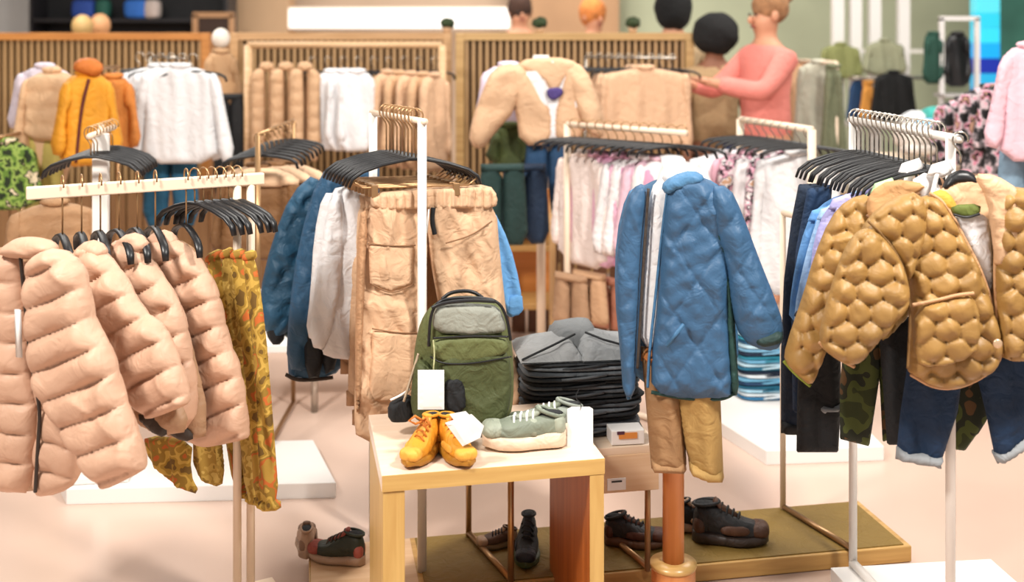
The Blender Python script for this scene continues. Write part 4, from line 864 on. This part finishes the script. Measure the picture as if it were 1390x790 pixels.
# brown beige vests behind the blue jackets
simple_rack('blurred cream rack at mid left above the brown quilted vests', W(398, 172, 4.45)[:2], W(350, 190, 3.8)[:2], W(0, 180, 3.9).z, BRASS, .008)
hrow('brass hooked hanger on the mid left cream rack', 'hangers on the mid left cream rack', 395, 353, 178, 4.4, 3.85, 8, 4, .26, BRASS)
for i, (px, d) in enumerate(((392, 4.3), (372, 4.15), (352, 4.0))):
    J = shirt('quilted_vest', 'brown and cream quilted jacket, %s from the back on the mid left cream rack' % ORD[i], 'jacket', S(px, 222+i*2, d), -8, fab('#7a5430', .7, .2, 8, .3), .30, .34, .30, .02, 'brown quilted jackets', disp=baffle(0, .075, .012, i), T=.03)
    puff('yoke', J, fab('#d9b593', .7), [(-.05, .004), (.05, .004), (.155, -.035), (.15, -.075), (-.15, -.075), (-.155, -.035)], .035, .01, .02, -.012, it=1)
# cream jacket display (centre back)
MT2 = thing('torso_mannequin', 'child mannequin wearing the open cream jacket in front of the right divider', 'mannequin', S(735, 330, 4.95)[:2]+(0,), 0)
MB().tube([(0, .06, .02), (0, .06, .95)], .02, 10).build('pole', CREAMP, MT2); MB().lathe([(.14, .0), (.14, .02)], 24, (0, .06, 0)).build('base', CREAMP, MT2)
MB().lathe([(.05, .8), (.1, 1.0), (.11, 1.25), (.05, 1.34), (.035, 1.40)], 18, (0, .06, 0)).build('torso', plain('#e4dcd2', .6), MT2)
J = thing('cream_bomber_jacket', 'open cream bomber jacket over a white t-shirt in front of the right divider', 'jacket', W(725, 90, 4.85), 0)
CJ2 = fab('#d2ab88', .7, .13, 6, .25)
puff('sleeve', J, CJ2, K(J, [(668, 92), (700, 84), (712, 110), (700, 150), (672, 180), (655, 205), (636, 195), (640, 165), (652, 130)]), .06, .012, .05, -.03, add(sn(3, 22, .016), sn(9, 45, .008)), it=1)
puff('sleeve', J, CJ2, K(J, [(775, 82), (795, 92), (812, 130), (822, 170), (818, 190), (795, 180), (782, 150), (768, 110)]), .06, .012, .05, -.03, add(sn(4, 22, .016), sn(8, 45, .008)), it=1)
puff('left_front', J, CJ2, K(J, [(690, 90), (712, 84), (735, 130), (752, 150), (750, 196), (706, 198), (700, 150), (688, 120)]), .05, .012, .05, -.015, sn(5, 22, .012), it=1)
puff('right_front', J, CJ2, K(J, [(765, 84), (790, 88), (795, 130), (795, 190), (750, 196), (750, 150), (760, 120)]), .05, .012, .05, -.01, sn(6, 22, .012), it=1)
puff('collar', J, CJ2, K(J, [(700, 92), (715, 78), (775, 78), (790, 96), (768, 104), (752, 135), (735, 104)]), .02, .012, .02, -.03, sn(6, 22, .008), it=1)
t = shirt('white_tshirt', 'white t-shirt with violet chest print under the cream bomber jacket', 't-shirt', S(745, 86, 4.83), 0, WS, .24, .34, .2, .02)
puff('chest_print', t, fab('#4a3a7a', .8), K(t, [(742, 120), (762, 118), (766, 128), (750, 138), (742, 130)]), .01, .006, .01, -.045, it=1)
shirt('lilac_shirt', 'pale lilac shirt left of the open cream bomber jacket', 'shirt', S(690, 88, 5.1), 0, fab('#dccbdc', .8), .24, .3, .25, .02)
legs('blue_jeans', 'mid blue jeans below the open cream bomber jacket', 'jeans', S(744, 192, 4.9), 0, fab('#1f4468', .8, .25, 9, .3), .21, .36)
for i, (px, c) in enumerate(((682, '#14312e'), (712, '#10263f'))):
    legs('dark_trousers', ('dark green folded trousers left of the mid blue jeans', 'navy trousers between the dark green ones and the mid blue jeans')[i], 'trousers', S(px, 226, 4.6+.1*i), 8, fab(c, .8, .2, 8), .2, .33, gap=.003)
shirt('olive_shirt', 'dark olive shirt below the left sleeve of the cream bomber jacket', 'shirt', S(692, 170, 4.95), 0, fab('#3f4a22', .8, .4, 12), .15, .2, .15, .02)
# beige sweaters
hrow('dark hanger above the smooth beige sweaters', 'dark hangers above the beige sweaters', 800, 912, 78, 5.9, 5.7, 9, 4, .3)
simple_rack('thin rack carrying the smooth beige sweaters', W(795, 78, 5.95)[:2], W(918, 78, 5.65)[:2], W(0, 78, 5.8).z, STEEL, .006, True)
for i, (px, d) in enumerate(((860, 5.9), (868, 5.8), (876, 5.65))):
    shirt('beige_sweater', 'smooth beige sweater, %s from the back left of the shoppers' % ORD[i], 'sweater', S(px, 92, d), 2, fab('#d2ab8a', .8, .06, 6, .15), .46, .42, .42, .0, 'smooth beige sweaters')
# orange shelf and wood posts
t = thing('wooden_shelf', 'honey wooden shelf unit between the trousers and the pink shirts', 'shelf', S(690, 370, 5.3)[:2]+(0,), 0)
for z_ in (W(0, 318, 5).z, W(0, 352, 5).z, .2): MB().box((.08, .1, z_), (.28, .3, .03)).build('shelf_board', FW2, t, False, .003)
MB().box((.08, .2, .45), (.28, .02, .55)).build('back_panel', wood('#d08a48', '#b8702e', axis=0), t, False)
for x in (-.05, .21): MB().box((x, -.04, .36), (.03, .03, .72)).build('post', wood('#dcb587', '#c09863', axis=2), t, False, .003)
# pink and white shirts row
simple_rack('cream rack with brass hooks carrying the pink and white shirts', W(770, 165, 4.55)[:2], W(932, 185, 4.15)[:2], W(0, 176, 4.3).z, CREAMP, .012, True)
hrow('blurred brass hook hanger on the pink shirt rack', 'hangers on the pink shirt rack', 780, 925, 172, 4.5, 4.18, 13, -8, .34, BRASS)
pk = ['#ead9d2', '#d9a9be', '#c98fae', '#e0b4c8', '#cf9ab6', '#e9e3e4', '#efe9ea', '#e7c0cf', '#ece8e8']
for i, c in enumerate(pk):
    px = 792+i*15; d = 4.5-.035*i
    shirt('pink_shirt' if i not in (0, 5, 6, 8) else 'white_shirt', ('pink' if i not in (0, 5, 6, 8) else 'white')+' long sleeved shirt, %s from the left in the blurred row behind the blue coat' % ORD[i], 'shirt', S(px, 208+i, d), -52 if i < 5 else -25, fab(c, .8, .08, 9, .2), .30, .46-.01*i, .38, .03, 'pink and white shirts row', T=.02)
for i, (px, py, c) in enumerate(((775, 375, '#a98465'), (800, 372, '#c59c78'), (828, 380, '#b0745c'))):
    legs('brown_leggings', 'tan leggings, %s from the left below the pink shirts' % ORD[i], 'trousers', S(px, py, 4.5), -40, fab(c, .8, .15), .18, .2, 'tan leggings')
simple_rack('cream rack right of the blue coat carrying patterned white clothes', W(1005, 163, 4.7)[:2], W(1102, 175, 4.2)[:2], W(0, 170, 4.4).z, CREAMP, .014)
hrow('black hanger on the cream rack right of the blue coat', 'black hangers on the right cream rack', 1010, 1098, 172, 4.65, 4.22, 9, -8, .36)
FLP = prt('print_pink_black', ['#e8dfe0', '#e8dfe0', '#d9a0b4', '#332a30', '#efe8e8', '#caa080'], 26)
for i, (px, m, l) in enumerate(((985, WS, 'white long sleeved shirt'), (1000, fab('#efe6ea', .8), 'off white long sleeved shirt'), (1018, fab('#d9a9b8', .8), 'rose pink long sleeved shirt'), (1030, FLP, 'pink and black print shirt'), (1052, fab('#e6e2e3', .8, .06), 'white loose shirt'), (1070, FLP, 'black and white print shirt'), (1082, fab('#dcdadb', .8, .08), 'pale grey white shirt'))):
    shirt('long_sleeve_shirt', l+', %s from the left beside the blue coat' % ORD[i], 'shirt', S(px, 208, 4.6-.05*i), -30, m, .32, .56, .44, .02)
# ---------------------------------------------------------------- right background
t = thing('white_shelf_frame', 'white shelving frame with tall uprights at the right back', 'shelf', S(1160, 100, 8.5)[:2]+(0,), 0)
for px in (1137, 1161, 1187, 1226): MB().box(((px-1160)/F*8.5, 0, 1.1), (.085, .06, 2.2)).build('upright', plain('#ece9e6', .5), t, False)
MB().tube([(-.12, -.38, 1.17), (.4, -.38, 1.17)], .012, 8).build('rail', STEEL, t)
for x in (-.1, .38): MB().tube([(x, -.38, 1.17), (x, .02, 1.17)], .012, 8).build('rail_arm', STEEL, t)
for z_ in (.4, .8, 1.36): MB().box((.2, .1, z_), (.7, .25, .03)).build('shelf_board', plain('#dcd8d0', .5), t, False)
for i, (px, py, d, c, n_, l, w_, h) in enumerate(((1168, 108, 8.2, '#1b3c62', 'blue_shirt', 'dark blue shirt hanging on the white shelving frame', .18, .34), (1178, 112, 8.1, '#c98a3c', 'orange_shirt', 'orange brown shirt between blue and black clothes at the right back', .09, .3),
     (1212, 98, 8.09, '#0d0e10', 'black_coat', 'black coat hanging under the white uprights', .30, .36), (1140, 60, 8.3, '#8b8f5a', 'olive_sweater', 'olive sweater on the white shelving frame', .3, .26), (1200, 55, 8.3, '#9b9c80', 'grey_green_sweater', 'grey green sweater behind the white uprights', .3, .26),
     (1110, 84, 6.4, '#b9b7a6', 'grey_coat', 'long grey coat right of the woman in the pink sweater', .26, .60), (1092, 84, 6.8, '#d4a883', 'tan_coat', 'long tan coat between the woman in pink and the grey coat', .26, .60), (1130, 90, 6.2, '#6d7258', 'olive_coat', 'narrow olive grey coat right of the long grey coat', .10, .6))):
    shirt(n_, l, 'coat' if 'coat' in n_ else 'sweater' if 'sweater' in n_ else 'shirt', S(px, py, d), 10, fab(c, .8, .15), w_, h, h*.9, .02)
simple_rack('pale rail carrying the long tan and grey coats', W(1070, 83, 6.9)[:2], W(1135, 83, 6.2)[:2], W(0, 83, 6.6).z, CREAMP, .012)
t = thing('garment_rail', 'white metal garment frame with a black coat at the right back', 'clothes rack', S(1278, 100, 7.5)[:2]+(0,), 0)
for x in (0, .24): MB().box((x, 0, .8), (.03, .03, 1.6)).build('post', plain('#d8d4d2', .4), t, False)
MB().box((.12, 0, 1.6), (.27, .03, .03)).build('rail', plain('#d8d4d2', .4), t, False); MB().box((.12, 0, 1.08), (.27, .2, .02)).build('shelf_board', plain('#b8b4b2', .4), t, False)
shirt('black_coat', 'black short coat in the white metal frame at the right back', 'coat', S(1299, 46, 7.5), 0, BLACK, .17, .36, .3, .0)
shirt('dark_green_coat', 'dark green coat left of the white metal frame', 'coat', S(1266, 46, 7.5), 10, fab('#1c4438', .8), .14, .34, .3, .0)
t = thing('blue_display_column', 'glowing cyan and blue display column at the right back', 'display', S(1337, 100, 8.8)[:2]+(0,), 0)
for i, c in enumerate(('#1a6fb0', '#2aa6d8', '#1d2f9a', '#18a0e8', '#35c9ea', '#2fc0dc', '#57d0e0', '#20b8e0')):
    MB().box((0, 0, 1.0+.12*i), (.19, .12, .118)).build('light_panel', plain(c, .3, 0, .55), t, False, .004)
MB().box((0, 0, .47), (.2, .13, .94)).build('base', plain('#2d5a6a', .5), t, False)
FB = prt('print_black_floral', ['#141414', '#1c1c20', '#6b6468', '#c9b9be', '#d48aa0', '#16161a', '#b08a74'], 20)
for i, (px, py, d, m, l) in enumerate(((1310, 135, 5.2, FB, 'black floral dress, left one of three at the right back'), (1345, 118, 5.0, FB, 'black floral dress, middle one of three at the right back'), (1375, 112, 4.9, FB, 'black floral dress, right one of three at the right back'))):
    shirt('floral_dress', l, 'dress', S(px, py, d), -30, m, .26, .46, .3, .03)
for i, (px, py, c, l) in enumerate(((1248, 168, '#cfd2d6', 'pale grey rolled knit on the low table behind the right rack'), (1274, 162, '#3fa59c', 'turquoise rolled knit on the low table behind the right rack'), (1262, 178, '#8fb8dc', 'light blue rolled knit on the low table behind the right rack'), (1292, 170, '#16202c', 'black rolled knit on the low table behind the right rack'), (1240, 186, '#dcd2c8', 'cream rolled knit on the low table behind the right rack'))):
    t = thing('rolled_knit', l, 'knitwear', W(px, py, 5.6-.06*i), 0)
    MB().blob((0, 0, 0), (.085, .12, .065), .8, 20, 10, .05, i).build('roll', fab(c, .9, .25, 14), t); MB().blob((0, -.05, -.05), (.08, .10, .03), .7, 18, 8, .05, i+9).build('fold', fab(c, .9, .25, 14), t)
t = thing('low_table', 'beige low table with rolled knits behind the right rack', 'table', S(1266, 200, 5.45)[:2]+(0,), 0)
zz = W(0, 196, 5.45).z-.09
MB().box((0, 0, zz), (.4, .6, .04)).build('tabletop', CREAMP, t, False, .003)
for x in (-.17, .17):
    for y in (-.26, .26): MB().box((x, y, zz/2-.01), (.03, .03, zz-.02)).build('leg', CREAMP, t, False)
shirt('pink_coat', 'pale pink coat cut by the right edge of the picture', 'coat', S(1398, 62, 4.0), -10, fab('#e6bcc8', .8, .1), .20, .42, .36, .05)
legs('light_jeans', 'pale denim jeans below the pink coat at the right edge', 'jeans', S(1394, 180, 4.1), -10, fab('#7a94a8', .8, .25), .2, .3)
t = thing('wooden_display_box', 'blurred tan wooden display unit behind the right end of the right rack', 'display', S(1350, 230, 4.9)[:2]+(0,), -10)
MB().box((0, 0, .42), (.42, .3, .84)).build('body', wood('#c49a78', '#a67a58', axis=2), t, False, .003); MB().box((0, 0, .85), (.45, .33, .02)).build('top', wood('#d6b090', '#b88a66', axis=0), t, False)
# ---------------------------------------------------------------- left back shelves, light sign
t = thing('dark_wall_shelf', 'dark wall shelf unit high at the left back with small goods', 'shelf', S(183, 20, 10.6)[:2]+(0,), 0)
MB().box((0, .2, 1.5), (1.85, .05, 2.4)).build('back_panel', plain('#151417', .6), t, False)
for z_ in (.6, 1.2, 1.62, 2.1): MB().box((0, 0, z_), (1.85, .36, .03)).build('shelf_board', plain('#1e1c20', .5), t, False)
for x in (-.92, .92): MB().box((x, 0, 1.5), (.03, .36, 2.4)).build('side_panel', plain('#1e1c20', .5), t, False)
for px, c, n_, l, w_ in ((112, '#23479a', 'blue_bag', 'blue bag on the dark wall shelf, left one', .22), (185, '#2f6fc8', 'blue_box', 'bright blue box with orange corner on the dark wall shelf', .24), (205, '#c8b8b0', 'grey_bag', 'pale grey bag on the dark wall shelf', .14), (138, '#1f5a4c', 'green_bag', 'dark green bag on the dark wall shelf', .12)):
    p = W(px, 28, 10.45); b_ = thing(n_, l, 'bag', (p.x, 10.5, 1.637)); MB().blob((0, 0, .09), (w_/2, .08, .09), .5, 18, 10, .02, px).build('body', fab(c, .7), b_)
    MB().tube([(-.05, 0, .17), (-.03, 0, .21), (.03, 0, .21), (.05, 0, .17)], .008, 6).build('handle', DARK, b_)
t = thing('picture_frame', 'small wooden frame on the shelf right of the dark wall shelf', 'frame', S(290, 22, 10.3)[:2]+(1.5,), 0)
for a, s_ in (((0, 0, .17), (.38, .03, .05)), ((0, 0, -.03), (.38, .03, .05)), ((-.17, 0, .07), (.05, .03, .2)), ((.17, 0, .07), (.05, .03, .2))): MB().box(a, s_).build('frame_bar', wood('#c79a72', '#a87c52'), t, False)
MB().box((0, .01, .07), (.3, .01, .16)).build('backing', plain('#3a2418', .6), t, False)
MB().box((0, .02, -.78), (.3, .2, 1.42)).build('stand', wood('#a87c52', '#8a623c'), t, False)
t = thing('light_box_sign', 'long glowing white light box on the back wall', 'sign', (W(525, 24, 11.3).x, 11.3, W(0, 25, 11.3).z), 0)
MB().box((0, 0, 0), (2.5, .10, .20)).build('diffuser', plain('#fbf7f2', .5, 0, .75), t, False, .004); MB().box((0, .04, 0), (2.54, .10, .24)).build('housing', plain('#d8c4b0', .5), t, False)
# ---------------------------------------------------------------- people
def skin(name, J_, E, R, m, par, root=0, sub=1):
    me = bpy.data.meshes.new(name); me.from_pydata(J_, E, []); me.materials.append(m); o = bpy.data.objects.new(name, me); COL.objects.link(o); o.parent = par
    o.modifiers.new('skin', 'SKIN')
    if not me.skin_vertices: return o
    for i, v in enumerate(me.skin_vertices[0].data): r = R[i]; v.radius = r if isinstance(r, tuple) else (r, r); v.use_root = (i == root)
    o.modifiers['skin'].use_smooth_shade = True
    s = o.modifiers.new('sub', 'SUBSURF'); s.levels = s.render_levels = sub; return o
SKN = plain('#c98f70', .6)
def person(lab, loc, yaw, hgt, arms, top, leg, hair, hs=(.105, .115, .125), hoff=(0, .02, .03), mtop=None, skin_m=SKN, bend=0, bun=False):
    t = thing('person', lab, 'person', loc, yaw); k = hgt/1.68; y0 = bend
    J_ = [(0, 0, .92), (0, -.01, 1.08), (0, y0*.4, 1.28), (0, y0*.7, 1.42), (0, y0, 1.50), (0, y0-.01, 1.57), (0, y0-.015, 1.64)]; R = [(.15, .11), (.13, .10), (.155, .105), (.10, .08), .05, .088, .075]
    E = [(i, i+1) for i in range(6)]
    for q, (el, wr) in zip((-1, 1), arms):
        n = len(J_); J_ += [(q*.17, y0*.7, 1.38), el, wr]; R += [.055, .042, .030]; E += [(3, n), (n, n+1), (n+1, n+2)]
        d = (Vector(wr)-Vector(el)).normalized(); s_ = d.cross(Vector((0, 0, 1))); s_ = s_.normalized() if s_.length > .1 else Vector((1, 0, 0))
        J_.append(tuple(Vector(wr)+d*.06)); R.append((.032, .018)); E.append((n+2, n+3))
        for f_ in range(4):
            b = Vector(wr)+d*.085+s_*(-.027+.018*f_); m_ = len(J_); J_ += [tuple(b), tuple(b+d*.035), tuple(b+d*(.058+.006*(f_ in (1, 2)))+Vector((0, 0, -.012)))]; R += [.009, .0085, .007]; E += [(n+3, m_), (m_, m_+1), (m_+1, m_+2)]
        b = Vector(wr)+d*.03-s_*.03; m_ = len(J_); J_ += [tuple(b), tuple(b+d*.03-s_*.018)]; R += [.011, .009]; E += [(n+2, m_), (m_, m_+1)]
    for q in (-1, 1):
        n = len(J_); J_ += [(q*.09, 0, .84), (q*.10, -.01, .46), (q*.10, .01, .09), (q*.11, -.12, .04)]; R += [.085, .058, .042, .035]; E += [(0, n), (n, n+1), (n+1, n+2), (n+2, n+3)]
    sc = lambda P: [(x*k, y*k, z*k) for x, y, z in P]
    skin('body', sc(J_), E, [tuple(a*k for a in r) if isinstance(r, tuple) else r*k for r in R], skin_m, t)
    # clothing: a looser layer over trunk and arms, and over the legs
    T_ = [(0, 0, .86), (0, -.005, 1.08), (0, y0*.4, 1.28), (0, y0*.7, 1.40), (0, y0, 1.46)]; TR = [(.185, .145), (.17, .13), (.18, .13), (.125, .10), .065]; TE = [(i, i+1) for i in range(4)]
    for q, (el, wr) in zip((-1, 1), arms): n = len(T_); T_ += [(q*.17, y0*.7, 1.38), el, tuple(Vector(el).lerp(Vector(wr), .9))]; TR += [.075, .062, .048]; TE += [(3, n), (n, n+1), (n+1, n+2)]
    skin('sweater', sc(T_), TE, [tuple(a*k for a in r) if isinstance(r, tuple) else r*k for r in TR], fab(top, .85, .08, 7, .3), t)
    L_ = [(0, 0, .94)]; LR_ = [(.165, .13)]; LE = []
    for q in (-1, 1): n = len(L_); L_ += [(q*.09, 0, .82), (q*.10, -.01, .46), (q*.10, .01, .13)]; LR_ += [.105, .078, .065]; LE += [(0, n), (n, n+1), (n+1, n+2)]
    skin('trousers', sc(L_), LE, [tuple(a*k for a in r) if isinstance(r, tuple) else r*k for r in LR_], fab(leg, .85, .1), t)
    hz = 1.62*k
    MB().blob((hoff[0], y0*k+hoff[1], hz+hoff[2]), hs, .95, 26, 18, .03, int(hgt*100)).build('hair', fab(hair, .9, .3, 30, .6, 60), t)
    if bun: MB().blob((hoff[0], y0*k+hoff[1]+.09, hz+hoff[2]+.06), (.05, .05, .045), 1, 16, 10, .05, 3).build('hair_bun', fab(hair, .9, .3, 30), t)
    for q in (-1, 1):
        MB().blob((q*.032*k, (y0-.085)*k, hz), (.011, .006, .008), 1, 10, 6).build('eye', plain('#1a1412', .3), t)
        MB().blob((q*.088*k, y0*k, hz-.01), (.012, .022, .03), 1, 10, 6).build('ear', skin_m, t)
    MB().blob((0, (y0-.098)*k, hz-.03), (.013, .018, .022), 1, 10, 6).build('nose', skin_m, t); MB().blob((0, (y0-.085)*k, hz-.065), (.024, .007, .007), 1, 10, 6).build('mouth', fab('#9a4a44', .6), t)
    return t
a_down = lambda q: ((q*.24, .02, 1.12), (q*.22, -.08, .92))
p = W(1040, 100, 6.0)
person('woman in a salmon pink sweater with brown tied hair reaching left towards the clothes', (p.x, 6.0, 0), -70, 1.66, [((-.20, -.20, 1.20), (-.10, -.42, 1.24)), ((.23, -.16, 1.20), (.12, -.42, 1.26))], '#e0857a', '#1b2c4c', '#9a6f4c', hs=(.095, .10, .10), hoff=(0, .03, .045), bun=True)
p = W(970, 100, 6.45)
person('person with large round black hair in a beige coat facing the woman in pink', (p.x, 6.45, 0), 10, 1.52, [a_down(-1), ((.24, -.03, 1.12), (.2, -.12, .95))], '#b0926c', '#2c2f33', '#0c0b0c', hs=(.135, .135, .125), hoff=(0, -.01, .03), skin_m=plain('#8a5a42', .6))
p = W(917, 60, 6.9)
person('person with short black hair seen from behind at the back of the group', (p.x, 7.0, 0), 180, 1.70, [a_down(-1), a_down(1)], '#bda27e', '#3a2f2a', '#0b0a0b', hs=(.12, .13, .15), hoff=(0, -.0, .02))
p = W(706, 40, 9.2)
person('distant shopper with dark brown hair left of the pale wall behind the right divider', (p.x, 9.2, 0), 10, 1.74, [a_down(-1), a_down(1)], '#c9a07a', '#5a4a40', '#3a2216')
p = W(806, 40, 9.0)
person('distant shopper with orange hair in front of the pale green wall', (p.x, 9.0, 0), 30, 1.70, [a_down(-1), a_down(1)], '#9fa07c', '#5a4a40', '#c8793c')
# loose standing plant pots on the dividers
for px, d, l in ((733, 6.45, 'round dark topped plant on the right divider, left one'), (860, 6.45, 'round dark topped plant on the right divider near the shoppers'), (606, 6.6, 'small green plant at the right end of the middle divider')):
    p = W(px, 40, d); t = thing('small_plant', l, 'plant', (p.x, 6.5 if d < 6.5 else 6.7, 1.5))
    MB().lathe([(.02, .0), (.028, .035)], 14).build('pot', plain('#c9a07a', .6), t); MB().blob((0, 0, .06), (.045, .045, .035), 1, 16, 10, .12, px).build('foliage', fab('#2c3a1c', .8, .4, 30), t)

# ---------------------------------------------------------------- small pieces belong to the part they sit on
UNDER = {'cuff': ('sleeve', 'leg'), 'lace': ('tongue',), 'bow_loop': ('tongue',), 'toe_cap': ('upper',), 'heel_counter': ('upper',), 'neck_label_line': ('neck_label',), 'strap_pad_trim': ('strap_pad',),
         'chest_print': ('body',), 'neck_label': ('body',), 'yoke': ('body',), 'sleeve_cuff': ('body',), 'placket': ('body',), 'lapel_edge': ('lapel',), 'snap_button': ('left_front',), 'hood': ('body',), 'eye': (), 'hair_bun': ('hair',)}
def mid(o): q = o.bound_box; return Vector([sum(p[i] for p in q)/8 for i in range(3)])
for o in list(COL.objects):
    k = o.name.split('.')[0]
    if k in UNDER and o.parent and not o.parent.parent and not len(o.children) and k != 'neck_label':
        c = [s for s in o.parent.children if s.name.split('.')[0] in UNDER[k] and s.location.length < 1e-9 and s is not o]
        if c and o.location.length < 1e-9: m_ = mid(o); o.parent = min(c, key=lambda s: (mid(s)-m_).length)
